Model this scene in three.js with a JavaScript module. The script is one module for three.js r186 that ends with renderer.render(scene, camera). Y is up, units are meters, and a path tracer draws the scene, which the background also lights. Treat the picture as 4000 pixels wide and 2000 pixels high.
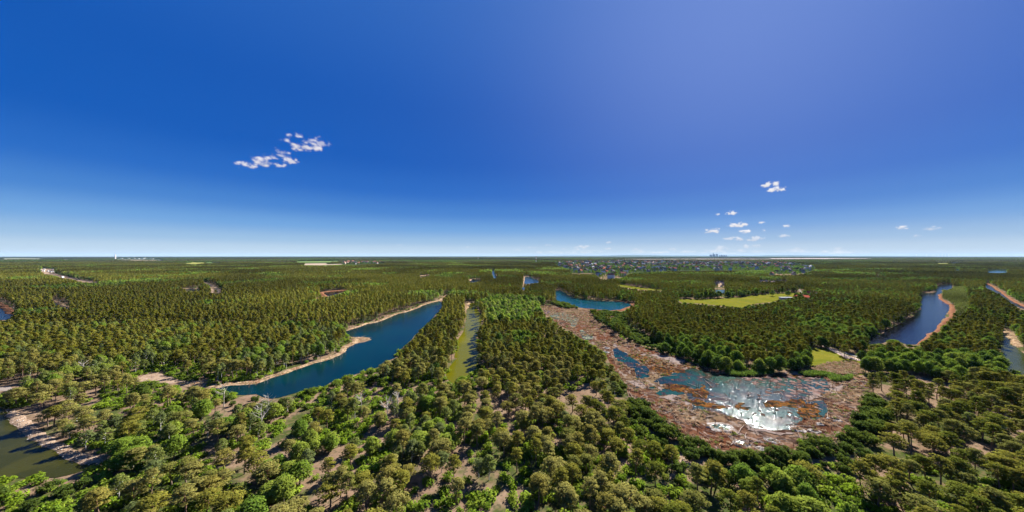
import * as THREE from 'three';
import { mergeGeometries } from 'three/addons/utils/BufferGeometryUtils.js';

// ---------------------------------------------------------------- camera, sky, sun, exposure
const scene = new THREE.Scene();
const camera = new THREE.PerspectiveCamera(78, 2, 1, 90000);
camera.position.set(0, 60, 0);
camera.lookAt(0, 60, -100);
scene.add(camera);

const EXPOSURE = 3.5;
const renderer = new THREE.WebGLRenderer({ antialias: true });
renderer.toneMapping = THREE.LinearToneMapping;
renderer.toneMappingExposure = EXPOSURE;
renderer.shadowMap.enabled = true;

const SUN_AZ = 37.8, SUN_EL = 34.8;                       // degrees right of the view, degrees above the horizon
const D2R = Math.PI / 180;
const sunDir = new THREE.Vector3(Math.sin(SUN_AZ * D2R) * Math.cos(SUN_EL * D2R), Math.sin(SUN_EL * D2R), -Math.cos(SUN_AZ * D2R) * Math.cos(SUN_EL * D2R));
const sun = new THREE.DirectionalLight(new THREE.Color().setRGB(1, 0.95, 0.86), 5);
sun.name = 'sun';
sun.position.copy(sunDir).multiplyScalar(1000);
sun.castShadow = true;
Object.assign(sun.shadow.camera, { left: -700, right: 700, top: 700, bottom: -700, near: 1, far: 4000 });
sun.shadow.mapSize.set(4096, 4096);
scene.add(sun, sun.target);

// ---------------------------------------------------------------- random numbers and noise
function mulberry(a) { return () => { a = (a + 0x6d2b79f5) | 0; let t = Math.imul(a ^ (a >>> 15), 1 | a); t = (t + Math.imul(t ^ (t >>> 7), 61 | t)) ^ t; return ((t ^ (t >>> 14)) >>> 0) / 4294967296; }; }
function hash2(x, y) { let h = Math.imul(x | 0, 374761393) ^ Math.imul(y | 0, 668265263); h = Math.imul(h ^ (h >>> 13), 1274126177); return ((h ^ (h >>> 16)) >>> 0) / 4294967296; }
function vnoise(x, y, per = 0) {
  const x0 = Math.floor(x), y0 = Math.floor(y), fx = x - x0, fy = y - y0, u = fx * fx * (3 - 2 * fx), v = fy * fy * (3 - 2 * fy);
  const w = (n) => (per ? ((n % per) + per) % per : n);
  const a = hash2(w(x0), w(y0)), b = hash2(w(x0 + 1), w(y0)), c = hash2(w(x0), w(y0 + 1)), d = hash2(w(x0 + 1), w(y0 + 1));
  return a + (b - a) * u + (c - a) * v + (a - b - c + d) * u * v;
}
function fbm(x, y, o = 4, per = 0) { let s = 0, a = 0.5, n = 0; for (let i = 0; i < o; i++) { s += a * vnoise(x, y, per); n += a; x = x * 2 + (per ? 0 : 17.3); y = y * 2 + (per ? 0 : 9.1); per *= 2; a *= 0.5; } return s / n; }
const lerp = (a, b, t) => a + (b - a) * t, clamp = (x, a = 0, b = 1) => Math.min(b, Math.max(a, x)), sstep = (a, b, x) => { const t = clamp((x - a) / (b - a)); return t * t * (3 - 2 * t); };
const toLin = (v) => { v /= 255; return v <= 0.04045 ? v / 12.92 : ((v + 0.055) / 1.055) ** 2.4; };
const lin = (r, g, b) => [toLin(r), toLin(g), toLin(b)];
const mix3 = (a, b, t) => [lerp(a[0], b[0], t), lerp(a[1], b[1], t), lerp(a[2], b[2], t)];

// ---------------------------------------------------------------- the sky: clear air, the sun's wide aureole, fair-weather clouds
function makeSky() {
  const W = 4096, Hh = 2048, data = new Float32Array(W * Hh * 4);
  const stops = [[0, 203, 219, 232], [1.2, 187, 211, 231], [2.5, 156, 192, 226], [4.7, 112, 165, 222], [7.5, 70, 132, 208], [11, 34, 106, 197], [16, 6, 90, 186], [24, 4, 86, 181], [40, 36, 99, 186], [90, 48, 108, 193]].map(([e, r, g, b]) => [e, lin(r, g, b)]);
  const violet = lin(120, 148, 218), pale = lin(206, 210, 222);
  const base = (e) => { e = Math.max(0, e); let i = 0; while (i < stops.length - 2 && e > stops[i + 1][0]) i++; return mix3(stops[i][1], stops[i + 1][1], sstep(0, 1, (e - stops[i][0]) / (stops[i + 1][0] - stops[i][0])) * 0.5 + 0.5 * clamp((e - stops[i][0]) / (stops[i + 1][0] - stops[i][0]))); };
  const floor = base(0);
  for (let j = 0; j < Hh; j++) {
    const e = (j + 0.5) / Hh * 180 - 90;                                            // row 0 is v = 0: straight down
    const cb = e < 0 ? floor : base(e);
    for (let i = 0; i < W; i++) {
      const az = (i + 0.5) / W * 360 - 180;                                          // three.js: u from atan2(z, x)
      let c = cb;
      if (e > -1) {
        const x = Math.cos(e * D2R) * Math.cos(az * D2R), y = Math.sin(e * D2R), z = Math.cos(e * D2R) * Math.sin(az * D2R);
        const ang = Math.acos(clamp(x * sunDir.x + y * sunDir.y + z * sunDir.z, -1, 1)) / D2R;
        const g = Math.exp(-((ang / 26) ** 2));
        c = mix3(c, e < 6 ? mix3(pale, violet, e < 0 ? 0 : e / 6) : violet, 0.7 * g + (0.1 * Math.exp(-((ang / 70) ** 2))));
      }
      const o = (j * W + i) * 4;
      data[o] = c[0] / EXPOSURE; data[o + 1] = c[1] / EXPOSURE; data[o + 2] = c[2] / EXPOSURE; data[o + 3] = 1;
    }
  }
  // clouds: [azimuth right of north, elevation, half width, half height (degrees), density, warmth, seed]
  const C = (px, py, w, h, d, s, warm = 0) => { const az = Math.atan((px - 1288) / 795.3) / D2R, k = Math.cos(az * D2R); return [az, Math.atan((644 - py) / 795.3 * k) / D2R, Math.atan(w / 795.3) / D2R * k * k, Math.atan(h / 795.3) / D2R * k, d, warm, s]; };
  const clouds = [C(668, 409, 58, 19, 1.3, 3, 0.5), C(622, 418, 30, 13, 1.1, 5, 0.5), C(706, 388, 30, 17, 0.85, 8, 0.5), C(735, 405, 24, 11, 1, 11, 0.5), C(765, 366, 52, 24, 1.15, 15, 0.5), C(802, 360, 28, 14, 0.8, 17, 0.5),
    C(1938, 464, 28, 8, 1.5, 21), C(1950, 478, 24, 8, 1.5, 23), C(1840, 537, 15, 6, 1.3, 25), C(1805, 539, 6, 3, 0.8, 26), C(1860, 566, 30, 9, 1.3, 27), C(1838, 568, 13, 5, 1.1, 28), C(1787, 582, 28, 7, 1.2, 29), C(1800, 576, 12, 3, 0.9, 30), C(1875, 583, 17, 5, 1.2, 31), C(1840, 600, 24, 5, 1.1, 33), C(1862, 602, 12, 5, 1.1, 34), C(1895, 602, 22, 9, 1.25, 35), C(1918, 600, 8, 4, 0.8, 36), C(1916, 560, 8, 3, 0.9, 37), C(1922, 580, 5, 4, 0.8, 38), C(1980, 569, 10, 4, 0.9, 39), C(1968, 594, 13, 5, 1, 40), C(1985, 594, 7, 3, 0.8, 41),
    C(2267, 573, 15, 6, 1.2, 43), C(2281, 575, 6, 3, 0.8, 44), C(2347, 575, 26, 6, 1.2, 45), C(2308, 594, 12, 3.5, 0.9, 47), C(1890, 620, 28, 6, 0.85, 49), C(1815, 626, 18, 7, 0.8, 51),
    C(1470, 622, 22, 5, 1, 53), C(1450, 627, 9, 3, 0.9, 54), C(1335, 623, 14, 3, 0.7, 55), C(1380, 617, 8, 2.5, 0.8, 57), C(1530, 610, 9, 3, 0.9, 59), C(1530, 626, 10, 3.5, 0.9, 61), C(1420, 627, 8, 2, 0.6, 62), C(1177, 622, 4, 2, 0.9, 63), C(1000, 617, 22, 3, 0.4, 65), C(2010, 625, 22, 4, 0.6, 67), C(2105, 627, 18, 5, 0.65, 69), C(1690, 627, 14, 3, 0.7, 71)];
  for (let k = 0; k < 46; k++) { const r = mulberry(900 + k); clouds.push(C(1300 + r() * 900, 629 + r() * 9, 14 + r() * 34, 2 + r() * 3, 0.45 + r() * 0.3, 100 + k)); }
  for (const [az, el, hw, hh, dens, warm, seed] of clouds) {
    const i0 = Math.floor((az - 90 - hw * 1.5 + 180) / 360 * W), i1 = Math.ceil((az - 90 + hw * 1.5 + 180) / 360 * W), j0 = Math.floor((el - hh * 1.6 + 90) / 180 * Hh), j1 = Math.ceil((el + hh * 1.6 + 90) / 180 * Hh);
    for (let j = Math.max(j0, Hh / 2 + 1); j <= j1; j++) for (let i = i0; i <= i1; i++) {
      const u = ((i + 0.5) / W * 360 - 180 + 90 - az) / hw, v = ((j + 0.5) / Hh * 180 - 90 - el) / hh;
      const q = warm ? 1.25 : 1, rag = fbm(u * 2.6 * q + seed * 7.7, v * 2.2 * q * Math.max(0.5, hh / hw * 2) + seed * 3.1, 6), flat = v < 0 ? v * v * 2.4 : v * v;
      const a = clamp((1.05 - u * u - flat) * 1.0 + (rag - 0.5) * 3.4 - 0.25) * clamp((1.5 - Math.abs(u)) * 3);
      const cov = clamp(sstep(0, warm ? 1.35 : 0.75, a * dens) * Math.min(1, dens * 1.05));
      if (cov <= 0) continue;
      const grey = 0.86 + 0.14 * clamp(0.5 + v * 0.6 + (rag - 0.5) * 1.2), c = warm ? lin(246 * grey, 241 * grey, 246 * grey) : lin(252 * grey, 250 * grey, 252 * grey);
      const ii = ((i % W) + W) % W, o = (j * W + ii) * 4, t = cov * (el < 3 ? 0.55 : 0.96);
      for (let q = 0; q < 3; q++) data[o + q] = lerp(data[o + q], c[q] / EXPOSURE * 1.02, t);
    }
  }
  const t = new THREE.DataTexture(data, W, Hh, THREE.RGBAFormat, THREE.FloatType);
  t.mapping = THREE.EquirectangularReflectionMapping; t.magFilter = THREE.LinearFilter; t.needsUpdate = true;
  return t;
}
scene.background = makeSky();
scene.environment = scene.background;
console.log('sky done');

// ---------------------------------------------------------------- site plan: outlines on the ground, metres (x east, z south)
const PLAN = {"blueLake":[-86.2,-399.8,-97.2,-420.1,-107.8,-391.6,-110.0,-358.5,-113.8,-336.4,-120.1,-324.9,-120.1,-299.5,-122.8,-283.9,-128.8,-277.7,-130.0,-262.4,-131.9,-250.4,-122.3,-237.9,-110.3,-229.9,-100.4,-227.1,-102.1,-220.1,-107.2,-216.3,-109.0,-206.9,-105.3,-196.3,-105.5,-184.9,-112.0,-175.0,-114.9,-167.7,-117.0,-159.3,-119.4,-154.6,-120.5,-148.8,-132.5,-146.8,-135.4,-142.8,-129.3,-140.3,-121.9,-136.7,-115.2,-135.5,-110.7,-136.7,-100.8,-132.5,-98.1,-133.6,-95.5,-137.0,-92.7,-140.7,-86.5,-144.5,-85.6,-151.7,-80.1,-157.7,-74.9,-165.9,-70.9,-171.3,-70.8,-181.0,-68.5,-185.2,-72.2,-200.4,-71.5,-223.9,-73.0,-237.9,-74.8,-271.7,-76.5,-301.8,-80.7,-358.5],
  "yellowPond":[-55.5,-395.7,-53.4,-408.4,-47.3,-399.8,-39.0,-358.5,-32.0,-322.2,-29.0,-306.7,-26.7,-264.2,-27.6,-253.7,-26.0,-232.1,-23.7,-221.3,-21.5,-206.9,-19.6,-185.2,-17.9,-165.9,-20.6,-157.7,-24.8,-156.1,-26.4,-150.2,-27.3,-148.6,-30.4,-153.1,-32.8,-159.3,-33.1,-173.1,-31.9,-185.2,-33.5,-185.2,-38.9,-226.6,-38.5,-257.1,-43.5,-297.1,-50.4,-351.9],
  "turquoiseLake":[73.2,-541.6,84.1,-557.5,85.6,-486.4,90.9,-451.9,101.5,-436.4,119.4,-421.9,137.7,-417.3,146.1,-404.0,147.1,-391.6,140.7,-376.2,129.8,-365.4,121.7,-351.9,106.8,-346.8,96.2,-351.9,87.9,-358.5,75.4,-368.9,73.1,-387.6,68.0,-408.4,58.4,-417.3,64.0,-462.8],
  "farBlueLake":[37,-943,52,-920,59,-821,66,-727,55,-701,41,-688,29,-669,25,-701,31,-787],
  "farBlueLakeArm":[16.7,-592.0,25,-611,23.1,-565.7,17.5,-557.5],
  "canalFar":[-87,-1340,-74,-1340,-60,-1107,-39,-851,-50,-851,-66,-1046],
  "roundPond":[-103,-772,-99,-818,-78,-814,-78,-768,-85,-722,-96,-725],
  "darkPond":[-312.9,-519.5,-304.9,-534.1,-284.9,-557.5,-280.8,-526.7,-275.5,-499.1,-274.2,-480.3,-273.8,-474.3,-279.7,-474.3],
  "slitPond":[-275,-934,-260,-1002,-248,-948,-259,-890],
  "thinPond":[-603.2,-570.8,-587.0,-574.2,-557.7,-567.4,-541.3,-546.3,-560.3,-544.7],
  "leftEdgePond":[-684.1,-412.8,-615.3,-379.9,-587.1,-365.4,-509.7,-322.2,-481.2,-304.2,-471.9,-294.8,-508.2,-306.7],
  "slitPool":[-612.9,-420.1,-585.7,-405.8,-530.4,-374.0,-498.2,-355.2,-520.5,-365.4,-567.7,-391.6],
  "olivePond":[-210.8,-124.4,-199.9,-123.4,-192.0,-121.1,-181.2,-115.4,-167.6,-109.0,-154.5,-103.4,-146.6,-99.8,-135.4,-95.9,-126.2,-93.1,-119.2,-91.0,-119.5,-89.7,-120.5,-87.5,-123.1,-85.6,-132.1,-85.6,-145.8,-86.0],
  "navyLake":[928,-676,958,-688,839,-601,772.1,-557.5,748.9,-549.4,676.4,-499.1,613.1,-451.9,560.5,-408.4,548.0,-395.7,497.1,-358.5,467.4,-339.4,420.4,-306.7,381.7,-279.7,341.0,-253.7,307.3,-233.5,274.0,-213.9,268.1,-213.4,272.8,-223.9,252.8,-215.8,240.4,-213.9,250.3,-223.9,281.9,-244.0,317.8,-264.2,394.4,-311.7,453.1,-351.9,532.8,-412.8,604.0,-468.5,657.6,-505.8,706.3,-526.7,831,-621,901,-664],
  "navyCanal":[1010,-676,1037,-688,901.9,-592.0,793.7,-512.5,694.6,-441.4,638.0,-399.8,609.2,-376.2,535.5,-316.9,510.1,-301.8,575.2,-355.2,619.9,-391.6,682.6,-436.4,785.6,-512.5,887.0,-592.0],
  "greenPond":[391.5,-251.0,397.6,-253.7,375.1,-237.9,355.5,-223.9,333.5,-209.2,314.3,-194.3,310.7,-185.2,267.2,-159.3,257.8,-160.6,258.8,-165.1,271.2,-175.0,287.3,-185.2,303.3,-196.3,338.8,-218.8,369.5,-237.9],
  "farLakeA":[1854,-1236,2079,-1359,2039,-1304,1844,-1175,1707,-1107,1699,-1127],
  "farLakeB":[1858,-1331,2064,-1453,1892,-1331,1802,-1286],
  "farLakeC":[4015,-2919,5225,-3713,5053,-3509,4335,-3011,3668,-2636],
  "farLakeD":[5558,-3864,6945,-4725,8732,-5715,6603,-4398,5069,-3509],
  "farLakeE":[1042,-912,1174,-992,1120,-948,1026,-890],
  "meadowPool":[355.4,-554.2,376.8,-557.5,339.1,-501.8,315.1,-488.9],
  "meadow":[230.3,-441.4,255.5,-439.4,294.8,-446.6,334.6,-462.8,362.4,-480.3,404.2,-499.1,409.5,-505.8,440.8,-512.5,472.9,-519.5,449.3,-492.7,423.6,-468.5,400.0,-451.9,376.5,-439.4,339.4,-412.8,330.7,-408.4,306.6,-398.1,265.7,-367.5,259.1,-374.7,245.2,-390.0,237.8,-398.1,217.3,-406.6],
  "meadowStrip":[217,-664,234,-664,246,-601,263.3,-577.7,276.6,-564.0,261.8,-547.9,229.8,-562.4,216.0,-597.6],
  "bogMeadow":[192.5,-205.8,204.0,-206.9,201.7,-195.9,194.8,-185.2,199.4,-180.0,192.5,-173.1,179.4,-160.9,172.9,-157.7,166.7,-160.9,156.6,-161.7,149.2,-165.1,162.7,-173.1,174.5,-185.2],
  "quarry":[-2082,-1389,-2219,-1498,-2117,-1464,-1700,-1175,-1622,-1120,-1416,-992,-1335,-943,-1218,-878,-1086,-794,-1047,-778,-961,-733,-925,-709,-954,-714,-1010,-742,-1149,-821,-1268,-886,-1464,-1008,-1573,-1064],
  "fieldYellow":[-2593,-2498,-3137,-3059,-3091,-3160,-2562,-2636,-2269,-2262],
  "fieldGreenA":[-2598,-2673,-2907,-3011,-2810,-3059,-2464,-2673],
  "fieldGreenB":[-2093,-2964,-2389,-3445,-2307,-3713,-2102,-3944,-1685,-3160,-1786,-2875],
  "fieldSand":[-1361,-2066,-1638,-2498,-1534,-2600,-1319,-2262,-1298,-2435,-1185,-2209,-1224,-2022],
  "fieldLeft":[-7375,-4502,-12170,-7515,-12697,-8157,-10641,-7230,-7953,-5392,-8637,-5549],
  "fieldLeftB":[-7569,-5244,-7926,-5715,-6719,-4844,-6597,-4610],
  "fieldIndustry":[-6362,-4971,-6783,-5392,-4562,-4204,-4121,-3787,-4876,-4027],
  "fieldRight":[3491,-2600,3738,-2711,3404,-2466,3288,-2435],
  "openMine":[1352,-5244,2293,-6079,4161,-6966,5442,-6721,6605,-8157,8624,-8919,9089,-7823,7298,-6492,5016,-5549,4366,-5392,4366,-5392,3220,-5392,1978,-5244],
  "town":[383,-2832,1031,-3643,1434,-3509,1887,-3160,2293,-2832,2293,-2832,2094,-2316,1562,-1626,1279,-1340,897,-992,803,-992,1085,-1340,814,-1295,630,-1252,430,-1140,294,-858,232,-821,273,-1046,203,-1076,263,-1442,286,-2066],
  "village":[-1220,-2262,-1589,-2964,-1436,-3160,-1198,-2964,-1045,-2565,-1075,-2316,-1070,-2159],
  "industry":[-7015,-5549,-10746,-8521,-9782,-8521,-6038,-5549,-4477,-4114,-5205,-4299],
  "allotment":[401,-631,447,-701,478,-714,427,-631,397,-601],
  "caravans":[527,-676,597,-762,608,-750,647,-742,611,-701,538,-664],
  "bog":[31.6,-372.5,40.2,-387.6,50.7,-383.7,63.1,-358.5,77.0,-355.2,85.8,-345.5,77.5,-297.1,80.9,-267.9,79.8,-234.9,82.5,-218.8,88.2,-200.4,99.8,-186.7,99.9,-179.0,106.4,-165.9,110.6,-163.9,138.4,-162.5,150.8,-166.8,165.0,-159.3,175.6,-158.5,169.4,-148.8,155.4,-137.3,138.7,-124.4,122.1,-112.1,111.2,-105.4,104.5,-102.4,93.9,-101.7,86.2,-97.4,76.5,-94.5,71.2,-96.8,63.6,-99.2,57.1,-104.4,54.9,-108.7,55.3,-113.7,53.8,-118.8,55.0,-127.9,49.8,-133.3,52.9,-146.1,54.0,-162.5,55.9,-185.2,56.7,-200.4,52.6,-220.1,48.2,-239.4,45.6,-258.8,39.6,-273.7,38.3,-304.2,33.7,-324.9],
  "bogWaterNW":[65.4,-203.6,68.9,-206.2,69.0,-199.7,70.7,-194.8,70.2,-185.7,71.6,-180.5,71.6,-175.5,67.5,-173.6,69.4,-171.7,73.3,-171.7,71.5,-164.6,68.9,-157.3,64.9,-154.2,61.7,-154.2,61.2,-157.3,64.1,-165.5,63.2,-171.7,62.3,-175.5,60.3,-181.5,61.4,-190.2],
  "bogWater":[67.1,-151.3,70.8,-154.2,75.3,-156.5,82.2,-161.3,91.1,-166.3,96.4,-168.5,99.4,-164.6,103.0,-162.9,106.5,-161.3,101.6,-166.8,105.4,-161.7,108.4,-158.1,113.0,-155.7,123.5,-155.7,134.3,-158.1,143.5,-156.9,153.2,-154.6,149.3,-148.1,140.1,-139.4,131.5,-135.8,124.6,-134.1,120.7,-129.2,129.4,-132.4,126.4,-126.1,117.7,-118.4,111.5,-115.8,108.7,-117.7,101.1,-111.5,95.9,-109.2,91.1,-108.7,87.9,-109.2,84.0,-109.8,83.4,-111.5,85.0,-114.5,82.7,-117.7,80.9,-119.0,76.4,-120.4,77.9,-123.9,73.6,-122.5,70.2,-123.2,71.0,-124.6,73.9,-129.2,73.2,-132.4,75.2,-136.4,68.5,-136.4,64.1,-135.8,63.4,-138.2,67.2,-141.9,70.9,-144.4,71.1,-147.8,67.3,-148.5],
  "flat0":[72.5,-194.8,77.3,-194.8,79.5,-191.3,82.2,-186.8,80.4,-180.5,86.7,-183.6,87.1,-177.5,86.7,-172.6,84.0,-174.5,77.8,-174.5,74.1,-173.6,72.5,-179.5,72.0,-186.8],
  "flat1":[74.3,-169.0,78.7,-173.6,84.5,-175.5,86.4,-170.8,87.7,-167.2,90.6,-165.5,88.7,-162.1,84.9,-161.3,83.5,-163.8,80.4,-158.9,76.0,-157.3,73.9,-160.5],
  "flat2":[95.9,-176.5,100.6,-176.5,103.6,-172.6,100.3,-168.1,96.3,-169.0,94.6,-171.7],
  "flat3":[64.7,-154.2,68.5,-155.7,73.2,-155.0,70.2,-149.9,73.1,-151.3,76.5,-148.5,80.2,-146.4,79.7,-143.1,75.0,-145.1,70.1,-145.1,67.0,-147.8,64.9,-152.0],
  "flat4":[71.5,-148.5,76.7,-147.8,81.2,-145.8,80.5,-143.1,84.5,-142.5,89.8,-147.8,86.2,-140.6,84.9,-136.4,81.0,-132.4,77.1,-133.5,78.6,-137.0,75.6,-138.2,71.7,-140.6,69.4,-142.5],
  "flat5":[73.6,-131.3,77.5,-132.4,79.8,-128.1,83.6,-126.6,84.7,-124.6,80.5,-123.7,76.8,-125.1,73.4,-127.1],
  "flat6":[75.3,-128.4,80.8,-128.4,85.2,-125.4,83.6,-123.9,78.9,-125.4,74.7,-126.1],
  "flat7":[88.3,-126.1,92.2,-129.2,94.8,-129.2,91.6,-125.4,94.1,-123.9,87.9,-123.2],
  "flat8":[102.5,-129.2,108.1,-131.6,111.9,-130.0,116.3,-132.4,122.2,-132.4,118.6,-127.6,112.2,-125.4,107.2,-126.1,101.0,-124.6],
  "flat9":[112.2,-124.6,117.8,-127.6,124.4,-128.4,118.3,-121.8,115.0,-117.7,108.2,-115.8,106.7,-117.7],
  "flat10":[124.0,-155.7,134.2,-161.7,144.3,-159.3,141.0,-154.6,132.3,-155.7],
  "flat11":[115.4,-135.8,121.9,-137.6,125.4,-135.8,120.0,-132.4,115.5,-133.2],
  "silt0":[55.7,-151.3,60.6,-152.8,63.4,-148.5,67.0,-147.8,68.1,-143.1,65.8,-140.6,65.4,-144.4,59.5,-143.1,56.7,-145.8],
  "silt1":[62.3,-134.1,69.8,-137.0,71.3,-133.5,71.9,-131.3,72.4,-129.2,71.0,-127.1,66.5,-128.1,65.0,-132.4],
  "silt2":[77.3,-191.3,80.5,-193.7,88.9,-191.3,95.2,-186.8,98.8,-180.5,93.1,-173.6,88.1,-175.5,86.9,-182.6,82.5,-186.8],
  "silt3":[136.3,-160.5,141.7,-163.6,148.2,-163.6,143.9,-159.3],
  "silt4":[149.5,-149.2,153.1,-150.2,148.7,-145.1,158.0,-149.2,154.7,-146.1,141.8,-137.6,138.7,-137.6],
  "silt5":[123.0,-132.4,132.5,-137.6,133.8,-135.8,123.0,-130.8],
  "silt6":[74.6,-109.2,76.4,-108.7,77.7,-105.4,79.1,-103.4,80.8,-101.9,82.1,-101.4,80.6,-100.9,78.0,-102.4,76.1,-104.9,74.6,-107.8],
  "silt7":[83.0,-112.7,83.8,-112.1,82.7,-109.8,87.9,-109.2,90.1,-106.8,95.2,-107.0,94.5,-106.0,89.2,-105.7,86.5,-107.6,81.3,-108.7],
  "silt8":[52.1,-214.4,56.1,-220.3,57.3,-218.1,55.4,-213.0,53.0,-211.5],
  "silt9":[68.4,-215.8,70.9,-217.3,68.8,-207.4,67.3,-208.8],
  "lilyA":[36.3,-326.6,44.6,-333.5,55.0,-335.2,60.3,-323.3,63.2,-307.7,62.5,-296.2,56.6,-278.1,53.7,-266.5,49.7,-266.5,51.7,-283.0,48.1,-293.5,43.0,-296.2,39.4,-307.7],
  "lilyB":[54.5,-255.7,57.8,-257.8,57.4,-247.8,60.2,-240.3,61.1,-233.2,56.8,-226.6,53.0,-225.0,51.4,-233.2],
  "violetPool":[35.7,-344.3,38.4,-351.1,42.4,-340.6,39.2,-330.0,34.1,-326.6],
  "reedBelt":[109.9,-162.9,115.4,-162.9,124.6,-162.9,134.9,-164.2,131.8,-160.5,120.4,-157.5,113.8,-156.9,108.8,-158.7],
  "reedBeltB":[145.6,-160.5,151.1,-161.7,159.3,-161.7,161.1,-158.1,162.0,-154.6,170.1,-158.1,165.9,-154.6,158.5,-151.3,153.1,-150.2,156.8,-156.9,146.6,-156.9],
  "grassBrown":[149.2,-165.1,158.4,-168.6,176.7,-177.0,193.3,-180.0,191.8,-173.1,178.8,-160.9,165.0,-159.3,156.6,-161.7],
  "shrubLow":[46.5,-128.4,52.7,-129.5,54.0,-124.4,58.2,-120.6,55.1,-113.3,54.6,-107.9,56.8,-103.9,63.3,-98.8,70.8,-96.2,76.3,-94.2,89.4,-98.9,94.6,-101.3,104.2,-102.0,111.3,-105.1,121.9,-111.7,138.4,-123.9,153.3,-134.9,156.8,-133.8,145.6,-121.5,127.8,-109.0,114.6,-102.0,106.2,-98.9,98.2,-93.1,92.3,-90.4,86.9,-90.4,77.4,-87.5,72.0,-88.9,64.6,-90.2,59.2,-92.3,51.7,-98.0,47.9,-105.8,47.0,-113.3,43.7,-120.6],
  "shrubMid":[49.0,-399.8,57.7,-417.3,67.3,-404.0,73.6,-383.7,74.7,-365.4,72.9,-322.2,69.8,-304.2,66.6,-311.7,61.9,-351.9],
  "shrubRight":[86.6,-348.7,95.1,-351.9,106.7,-339.4,116.5,-322.2,98.2,-271.7,97.2,-237.9,100.9,-213.9,103.8,-194.3,100.3,-187.6,89.1,-202.5,83.5,-221.3,80.8,-237.9,82.0,-271.7,78.5,-297.1],
  "reedThicket":[747.2,-549.4,820.0,-592.0,831.3,-583.0,780.8,-541.6,623.3,-431.4,530.2,-365.4,469.4,-327.7,424.7,-301.8,502.7,-358.5,559.6,-404.0,588.1,-431.4],
  "sandClear":[49.0,-97.7,51.8,-94.8,53.2,-90.4,48.8,-87.5,41.5,-84.7,40.1,-85.1,44.8,-87.9,49.0,-91.5],
  "sandClearB":[103.5,-97.1,107.7,-98.3,109.1,-95.9,103.5,-93.1,99.0,-92.5],
  "sandShoreBL":[-119.2,-91.0,-125.8,-92.8,-135.0,-95.6,-144.9,-99.2,-149.7,-102.7,-140.1,-99.5,-133.7,-96.5,-123.4,-93.6,-118.8,-92.0],
  "birchGlade":[-168.2,-147.5,-164.0,-150.2,-156.6,-150.2,-147.9,-143.5,-150.1,-138.5,-159.7,-140.9],
  "sandTrack":[-185.1,-154.6,-182.6,-163.4,-161.4,-153.1,-152.5,-152.4,-135.4,-142.8,-147.1,-144.8,-162.4,-148.8,-179.8,-151.7],
  "greenHollow":[-71.1,-118.8,-68.0,-119.7,-57.8,-113.7,-50.6,-107.6,-42.4,-103.4,-41.0,-98.3,-48.9,-100.8,-57.9,-106.1,-65.4,-112.1],
  "_lines":{"bankBlueFar":[-102.1,-499.1,-98.9,-451.9,-98.7,-426.6,-108.7,-394.9,-110.8,-361.2,-114.6,-338.8,-120.9,-327.2,-120.9,-301.3,-123.5,-285.6,-129.6,-279.3,-130.7,-263.9,-132.0,-252.0],
  "bankBlueSpit":[-100.0,-227.1,-110.5,-230.4,-117.6,-231.5,-109.0,-221.3,-110.0,-208.7,-106.3,-197.1,-106.9,-185.2,-112.5,-175.8,-115.6,-168.7,-117.7,-160.2,-120.1,-155.5,-121.2,-149.7,-133.1,-147.5,-136.6,-144.1,-147.7,-148.1,-158.0,-148.8],
  "bankDark":[-274.2,-441.4,-279.8,-472.0,-314.5,-519.5,-307.4,-538.6,-286.6,-560.7,-278.5,-588.4,-268,-611],
  "bankSlit":[-290,-899,-277,-943,-263,-1013,-245,-1046],
  "bankRound":[-102,-750,-106,-814,-98,-832,-78,-821],
  "bankThin":[-615.9,-574.2,-605.1,-574.2,-592.3,-584.8,-565.3,-574.2],
  "bankYellowTop":[-51.5,-351.9,-55.5,-395.7,-53.7,-411.0,-47.1,-404.0],
  "bankNavy":[676.4,-499.1,598.6,-441.4,554.5,-404.0,538.7,-387.6,473.3,-339.4,426.2,-306.7,388.7,-283.9,338.7,-252.0,306.1,-232.7,273.8,-213.4],
  "bankNavyFar":[662.8,-509.8,710.2,-529.6],
  "bankCanal":[1055,-701,917,-601,805.3,-519.5,708.4,-449.7,648.1,-405.8,618.2,-381.4,544.5,-322.2],
  "bankSlitPool":[-624.7,-428.5,-592.0,-411.0,-535.5,-378.4,-502.3,-358.5],
  "bankLeftEdge":[-715.0,-431.4,-638.2,-394.0,-591.7,-368.9,-508.6,-322.2],
  "bankOlive":[-194.2,-122.5,-181.4,-115.8,-168.3,-109.8,-155.5,-104.4,-147.0,-100.6,-136.3,-96.8,-127.1,-93.7,-119.2,-91.5],
  "bankTurq":[134.7,-420.1,148.6,-411.0,152.7,-399.8,143.7,-376.2,130.1,-359.9,120.4,-348.1,105.5,-342.4,94.3,-348.7,79.6,-361.9],
  "bankGreen":[403.0,-257.1,375.8,-237.9,352.5,-221.3,331.5,-206.9],
  "bankFarBlue":[24,-676,30,-787,35,-920,56,-934,65,-821,69,-727],
  "roadCurve":[-709,-727,-635,-664,-564,-601,-516.4,-557.5,-458.0,-492.7],
  "roadCurveB":[-566.1,-592.0,-527.8,-557.5,-469.8,-496.5],
  "railway":[207.4,-210.4,205.8,-203.6,202.6,-196.7,199.9,-190.0,198.9,-185.8,200.1,-180.0],
  "gravelPath":[208.1,-201.5,206.2,-194.3,205.6,-188.2,205.0,-185.2],
  "farmRoad":[520.9,-574.2,464.4,-505.8,430.1,-462.8,405.7,-431.4],
  "leftRoad":[-240.5,-143.5,-231.3,-142.8,-226.7,-141.9,-224.0,-140.9]},"_spots":{"farmhouse":[401.8,-438.4],
  "farmhouseB":[428.1,-465.1],
  "shed":[380.4,-439.4],
  "violetHouse":[428.0,-446.6],
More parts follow.
